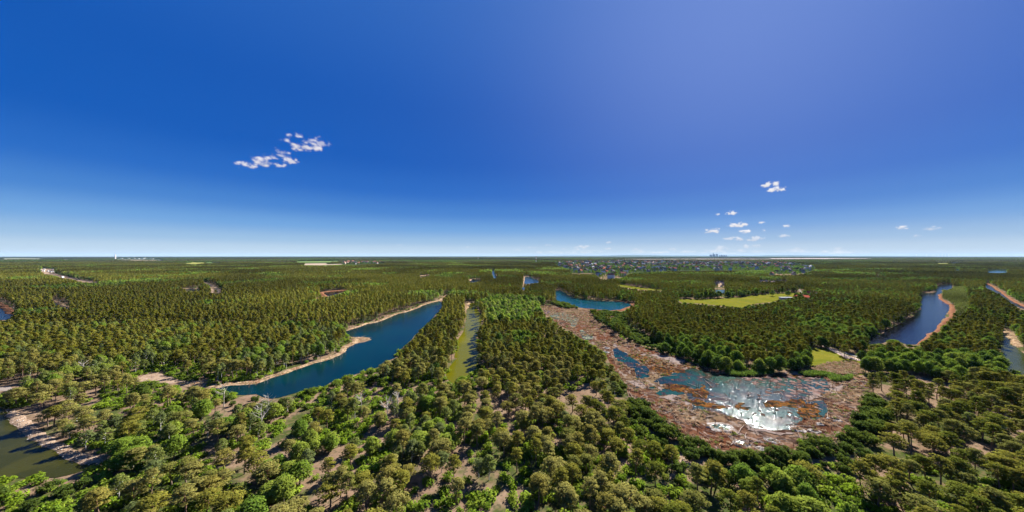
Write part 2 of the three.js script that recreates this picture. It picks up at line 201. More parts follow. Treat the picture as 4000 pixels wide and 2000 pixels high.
  "blueHut":[488.2,-557.5],
  "whiteHut":[425.1,-515.3],
  "meadowTree":[413.9,-465.1],
  "deadTrees":[-45.9,-116.2,-42.5,-117.1,-90.4,-117.1,-86.4,-109.0,-57.6,-120.6,-114.8,-125.9,-209.3,-154.6],
  "car":[-495.0,-531.1],
  "mast":[201,-2636],
  "mastB":[-533,-4971],
  "chimney":[-6404,-5104]},"_pools":[[73.5,-101.2,1.8],[84.2,-102.6,1.3],[77.0,-98.1,1.1],[72.9,-110.7,3.1],[98.5,-109.2,1.6],[103.4,-108.0,1.2],[109.5,-112.4,0.7],[118.2,-115.8,1.5],[165.9,-152.9,1.3],[156.6,-144.6,1.2],[145.6,-138.0,1.4],[167.1,-148.1,1.3],[157.0,-139.8,0.9],[60.0,-175.0,1.2],[56.6,-143.5,1.3],[63.5,-143.1,1.6],[54.6,-132.1,1.3],[61.4,-205.4,1.6],[57.8,-196.5,1.9],[47.4,-285.6,1.9],[43.0,-281.8,1.5],[47.3,-269.8,1.7],[59.4,-211.5,1.4],[69.6,-132.1,1.2]]};

// ---------------------------------------------------------------- helpers
const used = new Map();
function numbered(name) { const n = used.get(name) ?? 0; used.set(name, n + 1); return n ? name + '_' + String(n).padStart(3, '0') : name; }
function tag(o, label, category, group, kind) { o.name = numbered(o.name); o.userData.label = label; if (category) o.userData.category = category; if (group) o.userData.group = group; if (kind) o.userData.kind = kind; scene.add(o); return o; }
function shade(o) { o.castShadow = o.receiveShadow = true; return o; }
function mesh(name, geo, mat, parent) { const m = shade(new THREE.Mesh(geo, mat)); m.name = name; if (parent) parent.add(m); return m; }
const std = (rgb, rough = 0.9, extra = {}) => { const m = new THREE.MeshPhysicalMaterial({ roughness: rough, specularIntensity: rough > 0.7 ? 0 : 1, ...extra }); m.color.setRGB(...rgb); return m; };
const pairs = (a) => { const o = []; for (let i = 0; i < a.length; i += 2) o.push([a[i], a[i + 1]]); return o; };
// where a thing stands, told by the nearest landmark and the side it lies on
const MARKS = [];
const mark = (x, z, words) => MARKS.push([x, z, words]);
function near(x, z, max = 14) {
  let best = null, bd = 1e9;
  for (const m of MARKS) { const d = Math.hypot(m[0] - x, m[1] - z); if (d < bd) { bd = d; best = m; } }
  const dx = x - best[0], dz = z - best[1], far = bd > max ? 'well ' : '';
  return (Math.abs(dx) > Math.abs(dz) ? far + (dx < 0 ? 'left of ' : 'right of ') : far + (dz < 0 ? 'beyond ' : 'below ')) + best[2];
}
class Area {                                            // a polygon on the ground, metres
  constructor(pts) { this.p = pts; this.x0 = Math.min(...pts.map((q) => q[0])); this.x1 = Math.max(...pts.map((q) => q[0])); this.z0 = Math.min(...pts.map((q) => q[1])); this.z1 = Math.max(...pts.map((q) => q[1])); }
  has(x, z) {
    if (x < this.x0 || x > this.x1 || z < this.z0 || z > this.z1) return false;
    let c = false; const p = this.p;
    for (let i = 0, j = p.length - 1; i < p.length; j = i++) if ((p[i][1] > z) !== (p[j][1] > z) && x < (p[j][0] - p[i][0]) * (z - p[i][1]) / (p[j][1] - p[i][1]) + p[i][0]) c = !c;
    return c;
  }
  some(rng) { for (let k = 0; k < 400; k++) { const x = lerp(this.x0, this.x1, rng()), z = lerp(this.z0, this.z1, rng()); if (this.has(x, z)) return [x, z]; } return this.p[0]; }
}
function ragged(pts, step, amp, seed, closed = true) {   // an outline with natural wobble at two scales
  const out = [], n = pts.length;
  for (let i = 0; i < (closed ? n : n - 1); i++) {
    const a = pts[i], b = pts[(i + 1) % n], L = Math.hypot(b[0] - a[0], b[1] - a[1]), k = Math.min(40, Math.max(1, Math.round(L / step)));
    for (let s = 0; s < k; s++) { const t = s / k, x = lerp(a[0], b[0], t), z = lerp(a[1], b[1], t); const w = amp * ((fbm(x / step / 2 + seed, z / step / 2, 3) - 0.5) * 2); const w2 = amp * ((fbm(x / step / 2 + seed + 40, z / step / 2 + 9, 3) - 0.5) * 2); out.push([x + w, z + w2]); }
  }
  if (!closed) out.push(pts[n - 1]);
  return out;
}
function sheet(pts, y, uvScale = 1) {                    // a flat sheet from an outline, uv in metres
  const idx = THREE.ShapeUtils.triangulateShape(pts.map((q) => new THREE.Vector2(q[0], -q[1])), []);
  const g = new THREE.BufferGeometry(), pos = [], uv = [], nor = [];
  for (const [x, z] of pts) { pos.push(x, y, z); uv.push(x * uvScale, z * uvScale); nor.push(0, 1, 0); }
  g.setAttribute('position', new THREE.Float32BufferAttribute(pos, 3)); g.setAttribute('normal', new THREE.Float32BufferAttribute(nor, 3)); g.setAttribute('uv', new THREE.Float32BufferAttribute(uv, 2)); g.setIndex(idx.flat());
  return g;
}
function texture(n, f, srgb = true) {                    // n x n tile; f(x, y) -> [r, g, b] linear
  const d = new Uint8Array(n * n * 4), enc = (v) => Math.round(255 * clamp(srgb ? (v <= 0.0031308 ? v * 12.92 : 1.055 * v ** (1 / 2.4) - 0.055) : v));
  for (let j = 0; j < n; j++) for (let i = 0; i < n; i++) { const c = f(i / n, j / n), o = (j * n + i) * 4; d[o] = enc(c[0]); d[o + 1] = enc(c[1]); d[o + 2] = enc(c[2]); d[o + 3] = 255; }
  const t = new THREE.DataTexture(d, n, n); t.wrapS = t.wrapT = THREE.RepeatWrapping; t.magFilter = THREE.LinearFilter; if (srgb) t.colorSpace = THREE.SRGBColorSpace; t.needsUpdate = true; return t;
}
function tiled(n, metres, f, srgb = true) { const t = texture(n, f, srgb); t.repeat.set(1 / metres, 1 / metres); return t; }
const mapMat = (map, rough = 0.95, extra = {}) => new THREE.MeshPhysicalMaterial({ map, roughness: rough, specularIntensity: 0, ...extra });

// ---------------------------------------------------------------- ground materials
const floorTex = tiled(1024, 220, (x, y) => {            // pine litter, sand, moss and grass in patches
  const big = fbm(x * 14, y * 14, 4, 14), mid = fbm(x * 60 + 3, y * 60, 3, 60), fine = fbm(x * 300, y * 300, 2, 300);
  let c = mix3([0.125, 0.077, 0.05], [0.214, 0.149, 0.104], mid);
  c = mix3(c, [0.041, 0.056, 0.013], sstep(0.47, 0.6, big * 0.75 + mid * 0.25));
  c = mix3(c, [0.036, 0.036, 0.018], sstep(0.58, 0.7, fine) * 0.75); c = mix3(c, [0.17, 0.12, 0.07], sstep(0.45, 0.32, fine) * 0.5);
  const k = 0.6 + 0.8 * fine; return [c[0] * k, c[1] * k, c[2] * k];
});
const bogTex = tiled(2048, 340, (x, y) => {              // peat, dried reed litter, pale salt crusts
  const big = fbm(x * 20, y * 20, 4, 20), mid = fbm(x * 90 + 3, y * 90, 4, 90), fine = vnoise(x * 900, y * 900, 900), streak = fbm(x * 260 + 8, y * 130, 3, 130);
  let c = mix3([0.055, 0.025, 0.015], [0.125, 0.077, 0.051], sstep(0.3, 0.68, mid));
  c = mix3(c, [0.077, 0.028, 0.014], sstep(0.5, 0.66, big) * 0.75);
  c = mix3(c, [0.133, 0.096, 0.055], sstep(0.46, 0.3, big) * 0.7);
  c = mix3(c, [0.184, 0.148, 0.125], sstep(0.62, 0.72, streak) * 0.7);
  c = mix3(c, [0.026, 0.013, 0.01], sstep(0.6, 0.72, fbm(x * 150 + 50, y * 150, 3, 150)) * 0.8);
  const k = 0.65 + 0.7 * fine; return [c[0] * k, c[1] * k, c[2] * k];
});
const siltTex = tiled(512, 40, (x, y) => { const m = fbm(x * 20, y * 20, 4, 20), f = fbm(x * 120, y * 120, 2, 120), c = mix3([0.125, 0.09, 0.075], [0.194, 0.156, 0.14], m), k = 0.8 + 0.4 * f; return [c[0] * k, c[1] * k, c[2] * k]; });
const sandTex = tiled(1024, 60, (x, y) => {
  const m = fbm(x * 16, y * 16, 4, 16), f = fbm(x * 200, y * 200, 2, 200), s = fbm(x * 70 + 5, y * 70, 3, 70);
  let c = mix3([0.171, 0.111, 0.07], [0.284, 0.207, 0.146], m); c = mix3(c, [0.081, 0.045, 0.031], sstep(0.58, 0.7, s) * 0.7); c = mix3(c, [0.334, 0.278, 0.227], sstep(0.62, 0.72, f) * 0.6); return c;
});
const grassTex = tiled(1024, 90, (x, y) => { const m = fbm(x * 9, y * 9, 4, 9), s = fbm(x * 7, y * 80, 3, 7), f = fbm(x * 220, y * 220, 2, 220); let c = mix3([0.082, 0.092, 0.01], [0.14, 0.122, 0.018], m); c = mix3(c, [0.058, 0.08, 0.009], sstep(0.5, 0.65, s) * 0.6); const k = 0.75 + 0.5 * f; return [c[0] * k, c[1] * k, c[2] * k]; });
const dryTex = tiled(512, 40, (x, y) => { const m = fbm(x * 10, y * 10, 4, 10), f = fbm(x * 150, y * 90, 3, 90); const c = mix3([0.198, 0.099, 0.046], [0.297, 0.198, 0.099], m), k = 0.6 + 0.8 * f; return [c[0] * k, c[1] * k, c[2] * k]; });
const M = {
  floor: mapMat(floorTex), bog: mapMat(bogTex), silt: mapMat(siltTex, 0.8), sand: mapMat(sandTex), grass: mapMat(grassTex), dry: mapMat(dryTex),
  farGround: std([0.035, 0.045, 0.02]),
};
// ---------------------------------------------------------------- ground sheet out to the horizon
{
  const R = 45000, g = new THREE.PlaneGeometry(2 * R, 2 * R, 1, 1).rotateX(-Math.PI / 2); g.translate(0, -0.12, -R * 0.55);
  const o = mesh('ground', g, M.farGround); tag(o, 'dark forest ground reaching to the flat horizon', 'ground', null, 'structure');
  const n = mesh('forest_floor', sheet([[-1500, 60], [1500, 60], [1500, -1100], [-1500, -1100]], 0), M.floor); tag(n, 'needle-strewn sandy forest floor with mossy patches', 'forest floor', null, 'structure');
}
// ---------------------------------------------------------------- lakes and ponds
const ripple = (() => {                                   // wind ripples as surface slopes
  const n = 512, h = new Float32Array(n * n), at = (i, j) => h[((j + n) % n) * n + (i + n) % n];
  for (let j = 0; j < n; j++) for (let i = 0; i < n; i++) h[j * n + i] = fbm(i / n * 48, j / n * 48, 4, 48);
  let s2 = 0; for (let j = 0; j < n; j++) for (let i = 0; i < n; i++) s2 += (at(i + 1, j) - at(i - 1, j)) ** 2;
  const k = 0.1 / Math.sqrt(s2 / n / n), d = new Uint8Array(n * n * 4);   // root mean square slope 0.1 at normalScale 1
  for (let j = 0; j < n; j++) for (let i = 0; i < n; i++) { const v = new THREE.Vector3(-(at(i + 1, j) - at(i - 1, j)) * k, -(at(i, j + 1) - at(i, j - 1)) * k, 1).normalize(), o = (j * n + i) * 4; d[o] = 127.5 + 127.5 * v.x; d[o + 1] = 127.5 + 127.5 * v.y; d[o + 2] = 127.5 + 127.5 * v.z; d[o + 3] = 255; }
  const t = new THREE.DataTexture(d, n, n); t.wrapS = t.wrapT = THREE.RepeatWrapping; t.magFilter = THREE.LinearFilter; t.repeat.set(1 / 16, 1 / 16); t.needsUpdate = true; return t;
})();
function water(rgb, rough, rgb2, patch = 60, seed = 1, wind = 0.4, gloss = 0.6) {
  const m = new THREE.MeshPhysicalMaterial({ roughness: rough, ior: 1.33, specularIntensity: gloss, normalMap: ripple, normalScale: new THREE.Vector2(wind, wind) });
  if (rgb2) { m.map = tiled(512, patch, (x, y) => mix3(rgb, rgb2, sstep(0.35, 0.7, fbm(x * 6 + seed, y * 6, 5, 6)))); } else m.color.setRGB(...rgb);
  return m;
}
const W = {
  blue: water([0.0004, 0.012, 0.018], 0.1, [0.0004, 0.018, 0.021], 140, 2, 0.4, 0.32), teal: water([0.001, 0.035, 0.055], 0.12, [0.002, 0.045, 0.065], 120, 3, 0.4, 0.5), yellow: water([0.07, 0.068, 0.002], 0.1, [0.088, 0.083, 0.004], 90, 4, 0.4, 0.2),
  navy: water([0.001, 0.0015, 0.006], 0.12, [0.002, 0.003, 0.01], 160, 5, 0.4, 0.3), dark: water([0.002, 0.002, 0.003], 0.1, null, 0, 0, 0.4, 0.3), olive: water([0.02, 0.021, 0.002], 0.08, [0.03, 0.029, 0.003], 40, 6, 0.4, 0.14), green: water([0.026, 0.029, 0.004], 0.1, [0.034, 0.036, 0.005], 60, 7, 0.4, 0.15), sky: water([0.006, 0.024, 0.055], 0.12),
};
const LAKES = [];   // areas kept free of trees
function lake(key, name, label, mat, y = 0.1, step = 6, amp = 1.6) {
  const pts = ragged(pairs(PLAN[key]), step, amp, key.length * 3.7);
  const o = mesh(name, sheet(pts, y), mat); tag(o, label, 'lake', null, 'structure');
  const a = new Area(pts); a.key = key; a.look = key === 'meadowPool' ? 0.5 : 1; LAKES.push(a); return a;
}
lake('blueLake', 'deep_blue_lake', 'deep blue-green lake running diagonally through the pine forest', W.blue, 0.1, 5, 1.3);
lake('yellowPond', 'yellow_pond', 'narrow yellow-green pond between two strips of pine forest', W.yellow, 0.1, 5, 1.2);
lake('turquoiseLake', 'turquoise_lake', 'bright turquoise-blue lake behind the upper end of the brown bog', W.teal, 0.1, 8, 2.5);
lake('farBlueLake', 'small_blue_lake', 'small pale blue lake beyond the turquoise lake', W.sky, 0.12, 14, 4);
lake('farBlueLakeArm', 'small_blue_pool', 'tiny blue pool below the small pale blue lake', W.sky, 0.12, 8, 1.5);
lake('canalFar', 'narrow_blue_channel', 'narrow blue channel far off above the round pond', W.sky, 0.14, 20, 3);
lake('roundPond', 'round_dark_pond', 'small round dark pond with pale rim beyond the yellow-green pond', W.navy, 0.12, 10, 2);
lake('darkPond', 'long_dark_pond', 'long near-black pond with orange bank above the deep blue lake', W.dark, 0.12, 8, 2);
lake('slitPond', 'slit_pond', 'thin dark slit of water far above the deep blue lake', W.dark, 0.14, 12, 2);
lake('thinPond', 'thin_teal_pond', 'thin teal pond left of the curved sand road', W.blue, 0.12, 8, 1);
lake('leftEdgePond', 'rusty_edge_pond', 'dark pond with rusty shore cut by the left edge', W.navy, 0.1, 10, 3);
lake('slitPool', 'narrow_forest_pool', 'narrow dark pool with pink bank in the left forest', W.dark, 0.1, 8, 1);
lake('olivePond', 'olive_pond', 'olive-green pond with pale stony shore in the lower left corner', W.olive, 0.1, 4, 0.8);
lake('navyLake', 'navy_lake', 'large dark navy lake with rust-coloured right shore', W.navy, 0.1, 10, 3);
lake('navyCanal', 'navy_canal', 'navy channel with rust-brown bank at the right edge', W.navy, 0.1, 12, 3);
lake('greenPond', 'green_pond', 'murky green pond at the right edge of the forest', W.green, 0.1, 6, 1.5);
lake('farLakeA', 'blue_forest_lake', 'bright blue lake in the far forest near the right edge', W.teal, 0.15, 30, 8);
lake('farLakeB', 'blue_forest_sliver', 'thin blue sliver of lake left of the bright far lake', W.sky, 0.15, 30, 6);
lake('farLakeC', 'distant_blue_lake', 'wide pale blue lake close under the horizon', W.sky, 0.3, 80, 20);
lake('farLakeD', 'distant_turquoise_lake', 'long turquoise lake just below the horizon on the right', W.teal, 0.3, 120, 30);
lake('farLakeE', 'hidden_forest_lake', 'thin blue lake half hidden in forest behind the dark pines', W.sky, 0.15, 20, 4);
lake('meadowPool', 'meadow_pool', 'turquoise pool behind the tree row above the meadow', W.teal, 0.12, 10, 3);
// ---------------------------------------------------------------- open land
const OPEN = [];
function land(key, name, label, mat, y, step, amp, kind = 'structure') {
  const pts = ragged(pairs(PLAN[key]), step, amp, key.length * 2.3 + 5), o = mesh(name, sheet(pts, y), mat);
  tag(o, label, 'field', null, kind); const a = new Area(pts); a.key = key; a.look = ['allotment', 'caravans'].includes(key) ? 0.45 : 1; OPEN.push(a); return a;
}
land('meadow', 'meadow', 'yellow-green mown meadow between the woods right of centre', M.grass, 0.05, 12, 3);
land('meadowStrip', 'meadow_strip', 'narrow green meadow strip behind the pines of the turquoise lake', M.grass, 0.05, 12, 3);
land('bogMeadow', 'bog_meadow', 'rough grass meadow between the bog and the railway', M.grass, 0.05, 5, 1.5);
land('quarry', 'sand_quarry', 'pale sand quarry strip in the far left forest', M.sand, 0.2, 25, 8);
const farMat = { yellow: std([0.18, 0.18, 0.048]), green: std([0.096, 0.144, 0.042]), sand: std([0.276, 0.216, 0.162]), pink: std([0.3, 0.252, 0.24]), pale: std([0.18, 0.186, 0.12]) };
land('fieldYellow', 'yellow_field', 'pale yellow field far off in the left half', farMat.yellow, 0.4, 60, 12);
land('fieldGreenA', 'green_field', 'small pale green field right of the far yellow field', farMat.green, 0.4, 60, 10);
land('fieldGreenB', 'long_green_field', 'long green field below the horizon left of the village', farMat.green, 0.4, 60, 12);
land('fieldSand', 'gravel_yard', 'beige gravel yard beside the far village', farMat.sand, 0.4, 50, 12);
land('fieldLeft', 'horizon_field', 'long pale field under the horizon at the left edge', farMat.pale, 0.5, 200, 30);
land('fieldLeftB', 'sandy_horizon_field', 'thin beige field under the horizon right of the quarry', farMat.sand, 0.5, 200, 30);
land('fieldIndustry', 'stubble_field', 'beige field in front of the far factory', farMat.sand, 0.5, 100, 30);
land('fieldRight', 'lake_field', 'small yellow field left of the distant blue lake', farMat.yellow, 0.5, 60, 15);
land('openMine', 'opencast_mine', 'long pale pink opencast mine strip beneath the horizon', farMat.pink, 0.8, 200, 60);
land('allotment', 'allotment_clearing', 'pale allotment clearing behind the meadow pool', M.sand, 0.05, 12, 3);
land('caravans', 'campsite_clearing', 'camp clearing above the right end of the meadow', M.sand, 0.05, 12, 3);
land('sandClear', 'sandy_clearing', 'sandy clearing below the dark shrubs of the bog', M.sand, 0.05, 4, 1);
land('sandClearB', 'pale_grass_clearing', 'pale clearing right of the dark shrub belt', M.sand, 0.05, 3, 0.8);
land('sandShoreBL', 'stony_shore', 'pink stony shore of the olive pond', M.sand, 0.06, 3, 0.8);
land('sandTrack', 'sand_track', 'bare sandy track leading to the deep blue lake', M.sand, 0.05, 4, 1.2);
land('greenHollow', 'green_hollow', 'bright green hollow among the pines below the lakes', M.floor, 0.04, 4, 1.2);
const TOWN = new Area(pairs(PLAN.town)), VILLAGE = new Area(pairs(PLAN.village)), INDUSTRY = new Area(pairs(PLAN.industry));

// ---------------------------------------------------------------- shore banks: low rounded ribbons of sand and stones
const BANKS = [];
function ribbon(pts, width, profile, uvS = 1) {
  const g = new THREE.BufferGeometry(), pos = [], uv = [], idx = [], n = profile.length; let L = 0;
  for (let i = 0; i < pts.length; i++) {
    const a = pts[Math.max(0, i - 1)], b = pts[Math.min(pts.length - 1, i + 1)], dx = b[0] - a[0], dz = b[1] - a[1], l = Math.hypot(dx, dz) || 1, nx = -dz / l, nz = dx / l;
    if (i) L += Math.hypot(pts[i][0] - pts[i - 1][0], pts[i][1] - pts[i - 1][1]);
    const w = width * (0.65 + 0.7 * fbm(L / width / 2.5 + pts[0][0], 3.3, 3)), end = clamp(Math.min(i, pts.length - 1 - i) / 2, 0.12, 1);
    for (const [t, y] of profile) { const s = t * w * end, j = y * (0.7 + 0.6 * fbm(L / 3 + t * 9, t * 4 + pts[0][1], 2)); pos.push(pts[i][0] + nx * s, Math.max(0.02, j * end), pts[i][1] + nz * s); uv.push((pts[i][0] + nx * s) * uvS, (pts[i][1] + nz * s) * uvS); }
    if (i) for (let k = 0; k < n - 1; k++) { const q = (i - 1) * n + k; idx.push(q, q + n, q + 1, q + 1, q + n, q + n + 1); }
  }
  g.setAttribute('position', new THREE.Float32BufferAttribute(pos, 3)); g.setAttribute('uv', new THREE.Float32BufferAttribute(uv, 2)); g.setIndex(idx); g.computeVertexNormals(); return g;
}
const bankProfile = [[-0.55, 0.02], [-0.35, 0.35], [-0.1, 0.8], [0.15, 0.95], [0.4, 0.5], [0.55, 0.02]];
const shoreMat = mapMat(tiled(1024, 40, (x, y) => {       // wet sand, stones, roots and dry weed
  const m = fbm(x * 18, y * 18, 4, 18), s = fbm(x * 60 + 9, y * 60, 3, 60), f = fbm(x * 160, y * 160, 2, 160);
  let c = mix3([0.14, 0.07, 0.035], [0.3, 0.2, 0.12], sstep(0.32, 0.66, m)); c = mix3(c, [0.05, 0.055, 0.015], sstep(0.54, 0.64, s) * 0.85); c = mix3(c, [0.4, 0.31, 0.23], sstep(0.6, 0.7, f) * 0.7); return c;
}));
const rust = mapMat(tiled(512, 30, (x, y) => { const m = fbm(x * 10, y * 10, 4, 10), f = fbm(x * 120, y * 120, 2, 120), c = mix3([0.124, 0.041, 0.017], [0.206, 0.115, 0.071], m), k = 0.7 + 0.6 * f; return [c[0] * k, c[1] * k, c[2] * k]; }));
function bank(key, name, label, width, mat = M.sand, step = 6, amp = 1.2, low = 1) {
  const pts = ragged(pairs(PLAN._lines[key]), step, amp, 7 + key.length, false), o = mesh(name, ribbon(pts, width, bankProfile.map(([t, y]) => [t, Math.max(0.02, y * low)])), mat);
  tag(o, label, 'shore', null, 'structure'); BANKS.push({ pts, width, key }); return pts;
}
bank('bankBlueFar', 'lake_bank', 'beige stony bank along the far side of the deep blue lake', 4.5, shoreMat, 5, 1.4, 0.6);
bank('bankBlueSpit', 'lake_spit', 'sandy spit and shore pointing into the deep blue lake', 5, shoreMat, 3, 1.4, 0.5);
bank('bankDark', 'pond_bank', 'orange-beige bank of the long near-black pond', 6, rust, 8);
bank('bankSlit', 'slit_bank', 'thin beige bank of the far slit of water', 5, shoreMat, 12);
bank('bankRound', 'round_bank', 'pale rim of the small round pond', 6, shoreMat, 8);
bank('bankThin', 'thin_bank', 'sandy rim behind the thin teal pond', 5, shoreMat, 8);
bank('bankYellowTop', 'yellow_pond_bank', 'pale sand at the far end of the yellow-green pond', 5, shoreMat, 5);
bank('bankNavy', 'navy_lake_bank', 'rust and pink shore along the navy lake', 3.4, rust, 8, 2);
bank('bankNavyFar', 'navy_lake_bar', 'thin pale bar on the far side of the navy lake', 5, shoreMat, 8);
bank('bankCanal', 'canal_bank', 'rust-brown bank of the navy channel at the right edge', 3.2, rust, 10, 2);
bank('bankSlitPool', 'pool_bank', 'pink sandy bank of the narrow pool in the left forest', 5, shoreMat, 8);
bank('bankLeftEdge', 'rusty_bank', 'rusty bank of the pond at the left edge', 6, rust, 8);
bank('bankOlive', 'pond_shore', 'pale stony shore curving round the olive pond', 3, M.sand, 2, 0.9, 0.4);
bank('bankTurq', 'turquoise_lake_bank', 'orange-pink shore at the right end of the turquoise lake', 5, rust, 6);
bank('bankGreen', 'green_pond_bank', 'sandy right shore of the murky green pond', 4, shoreMat, 5);
bank('bankFarBlue', 'small_lake_bank', 'beige shore of the small pale blue lake', 3, shoreMat, 10);
function strip(key, name, label, width, mat, y, step = 4) { const pts = ragged(pairs(PLAN._lines[key]), step, 0.15, 3, false); const o = mesh(name, ribbon(pts, width, [[-0.5, y], [0, y + 0.04], [0.5, y]]), mat); tag(o, label, 'road', null, 'structure'); BANKS.push({ pts, width: width + 2, key }); return pts; }
strip('roadCurve', 'sand_road', 'pale curved sand road in the left forest', 5, M.sand, 0.08, 15);
strip('roadCurveB', 'sand_lane', 'short sandy lane beside the curved road', 4, M.sand, 0.08, 15);
strip('gravelPath', 'gravel_path', 'grey gravel path beside the railway', 2.6, std([0.221, 0.202, 0.189]), 0.08);
strip('farmRoad', 'farm_road', 'pale road leading up to the red-roofed farm', 3.2, std([0.15, 0.135, 0.115]), 0.08, 10);
strip('leftRoad', 'forest_road', 'grey forest road at the left edge above the olive pond', 5, std([0.195, 0.163, 0.143]), 0.08);
console.log('land done');

// ---------------------------------------------------------------- foliage
class Leaves {                                            // gathers leaf faces with their own tint
  constructor() { this.p = []; this.n = []; this.c = []; this.i = []; }
  leaf(x, y, z, nx, ny, nz, sx, sy, rng, tint, cx, cy, cz) {
    const a = rng() * 6.283, q = new THREE.Vector3(nx, ny, nz).normalize(), u = new THREE.Vector3(Math.cos(a), rng() - 0.5, Math.sin(a)).cross(q);
    if (u.lengthSq() < 1e-4) u.set(1, 0, 0); u.normalize(); const v = q.clone().cross(u), k = this.p.length / 3;
    const b = new THREE.Vector3(x - cx, y - cy, z - cz).normalize(); // soft normal, away from the clump's middle
    const m = q.clone().multiplyScalar(0.45 * Math.sign(q.dot(b) || 1)).add(b).add(new THREE.Vector3(0, 0.55, 0)).normalize();
    for (const [s, t] of [[-1, 0], [0, -1], [1, 0], [0, 1]]) { this.p.push(x + u.x * s * sx + v.x * t * sy, y + u.y * s * sx + v.y * t * sy, z + u.z * s * sx + v.z * t * sy); this.n.push(m.x, m.y, m.z); this.c.push(tint[0], tint[1], tint[2]); }
    this.i.push(k, k + 1, k + 2, k, k + 2, k + 3);
  }
  clump(cx, cy, cz, rx, ry, n, size, rng, tint, vary = 0.3) {
    for (let k = 0; k < n; k++) {
      let a = rng() * 6.283, h = rng() * 2 - 1, r = Math.sqrt(1 - h * h), d = 0.55 + 0.45 * Math.cbrt(rng());
      if (h < -0.2 && rng() < 0.5) h = -h * 0.6;
      const ox = Math.cos(a) * r * d, oy = h * d, oz = Math.sin(a) * r * d, w = 1 + (rng() - 0.5) * 2 * vary, g = (rng() - 0.5) * 0.14;
      this.leaf(cx + ox * rx, cy + oy * ry, cz + oz * rx, ox + (rng() - 0.5) * 1.5, oy + 0.5 + (rng() - 0.5) * 1.5, oz + (rng() - 0.5) * 1.5, size * (0.7 + rng() * 0.6), size * (0.45 + rng() * 0.4), rng, [tint[0] * w * (1 + g), tint[1] * w, tint[2] * w * (1 - g)], cx, cy - ry * 0.6, cz);
    }
  }
  build() { const g = new THREE.BufferGeometry(); g.setAttribute('position', new THREE.Float32BufferAttribute(this.p, 3)); g.setAttribute('normal', new THREE.Float32BufferAttribute(this.n, 3)); g.setAttribute('color', new THREE.Float32BufferAttribute(this.c, 3)); g.setIndex(this.i); return g; }
}
function limb(path, r0, r1, sides = 6, c0 = [1, 1, 1], c1 = c0) {   // a tapered branch along a path
  const pos = [], nor = [], col = [], idx = [], n = path.length;
  for (let i = 0; i < n; i++) {
    const a = path[Math.max(0, i - 1)], b = path[Math.min(n - 1, i + 1)], d = new THREE.Vector3(b[0] - a[0], b[1] - a[1], b[2] - a[2]).normalize(), u = new THREE.Vector3(0.31, 0.2, 0.93).cross(d).normalize(), v = d.clone().cross(u), t = i / (n - 1), r = lerp(r0, r1, t), c = mix3(c0, c1, t);
    for (let k = 0; k < sides; k++) { const w = k / sides * 6.2832, x = u.x * Math.cos(w) + v.x * Math.sin(w), y = u.y * Math.cos(w) + v.y * Math.sin(w), z = u.z * Math.cos(w) + v.z * Math.sin(w); pos.push(path[i][0] + x * r, path[i][1] + y * r, path[i][2] + z * r); nor.push(x, y, z); col.push(...c); }
    if (i) for (let k = 0; k < sides; k++) { const p = (i - 1) * sides + k, q = (i - 1) * sides + (k + 1) % sides; idx.push(p, q, p + sides, q, q + sides, p + sides); }
  }
  const g = new THREE.BufferGeometry(); g.setAttribute('position', new THREE.Float32BufferAttribute(pos, 3)); g.setAttribute('normal', new THREE.Float32BufferAttribute(nor, 3)); g.setAttribute('color', new THREE.Float32BufferAttribute(col, 3)); g.setIndex(idx); return g;
}
const leafMat = (rgb, through = 0.3) => { const m = new THREE.MeshPhysicalMaterial({ vertexColors: true, roughness: 1, transmission: through, thickness: 0, specularIntensity: 0, side: THREE.DoubleSide }); m.color.setRGB(...rgb); return m; };
const barkMat = (() => { const m = new THREE.MeshStandardMaterial({ vertexColors: true, roughness: 0.95 }); return m; })();
const PINE_BARK = [[0.11, 0.085, 0.07], [0.3, 0.15, 0.08]], BIRCH_BARK = [[0.45, 0.43, 0.4], [0.55, 0.53, 0.5]], OAK_BARK = [[0.1, 0.085, 0.07], [0.13, 0.11, 0.085]];

function pine(seed, H, R, base, pads, leaves, size, detail = 2) {  // Scots pine: bare stem, irregular crown of flat needle pads
  const rng = mulberry(seed), L = new Leaves(), wood = [], lean = [(rng() - 0.5) * 0.8, (rng() - 0.5) * 0.8];
  const at = (t) => [lean[0] * t * t + Math.sin(t * 5 + seed) * 0.12, H * t, lean[1] * t * t + Math.cos(t * 4 + seed) * 0.12];
  wood.push(limb([0, 0.25, 0.5, 0.75, 0.97].map(at), 0.2, 0.05, detail > 1 ? 7 : 4, PINE_BARK[0], PINE_BARK[1]));
  for (let k = 0; k < pads; k++) {
    const t = k < 3 ? 0.93 + 0.07 * rng() : Math.pow((k + rng()) / pads, 0.85), prof = Math.sin(Math.PI * clamp(0.16 + 0.74 * t)) ** 0.8 * (0.75 + 0.4 * rng()), a = k * 2.4 + rng() * 0.9;
    const s = at(lerp(base, 1, t)), rr = R * prof * (k < 3 ? 0.25 : 0.5 + 0.4 * rng()), x = s[0] + Math.cos(a) * rr, z = s[2] + Math.sin(a) * rr, y = s[1] + 0.3 + rng() * 0.5, w = R * (0.3 + 0.2 * rng());
    const br = 0.85 + 0.3 * rng();
    L.clump(x, y, z, w, w * (0.5 + 0.2 * rng()), leaves, size, rng, [br, br, br]);
    if (detail > 1 && k > 2 && k % 2) wood.push(limb([[s[0], s[1] - 0.6, s[2]], [(s[0] + x) / 2, y - 0.5, (s[2] + z) / 2], [x, y - 0.05, z]], 0.06, 0.02, 4, PINE_BARK[1]));
  }
  return { crown: L.build(), trunk: mergeGeometries(wood), H: H + 0.6, R };
}
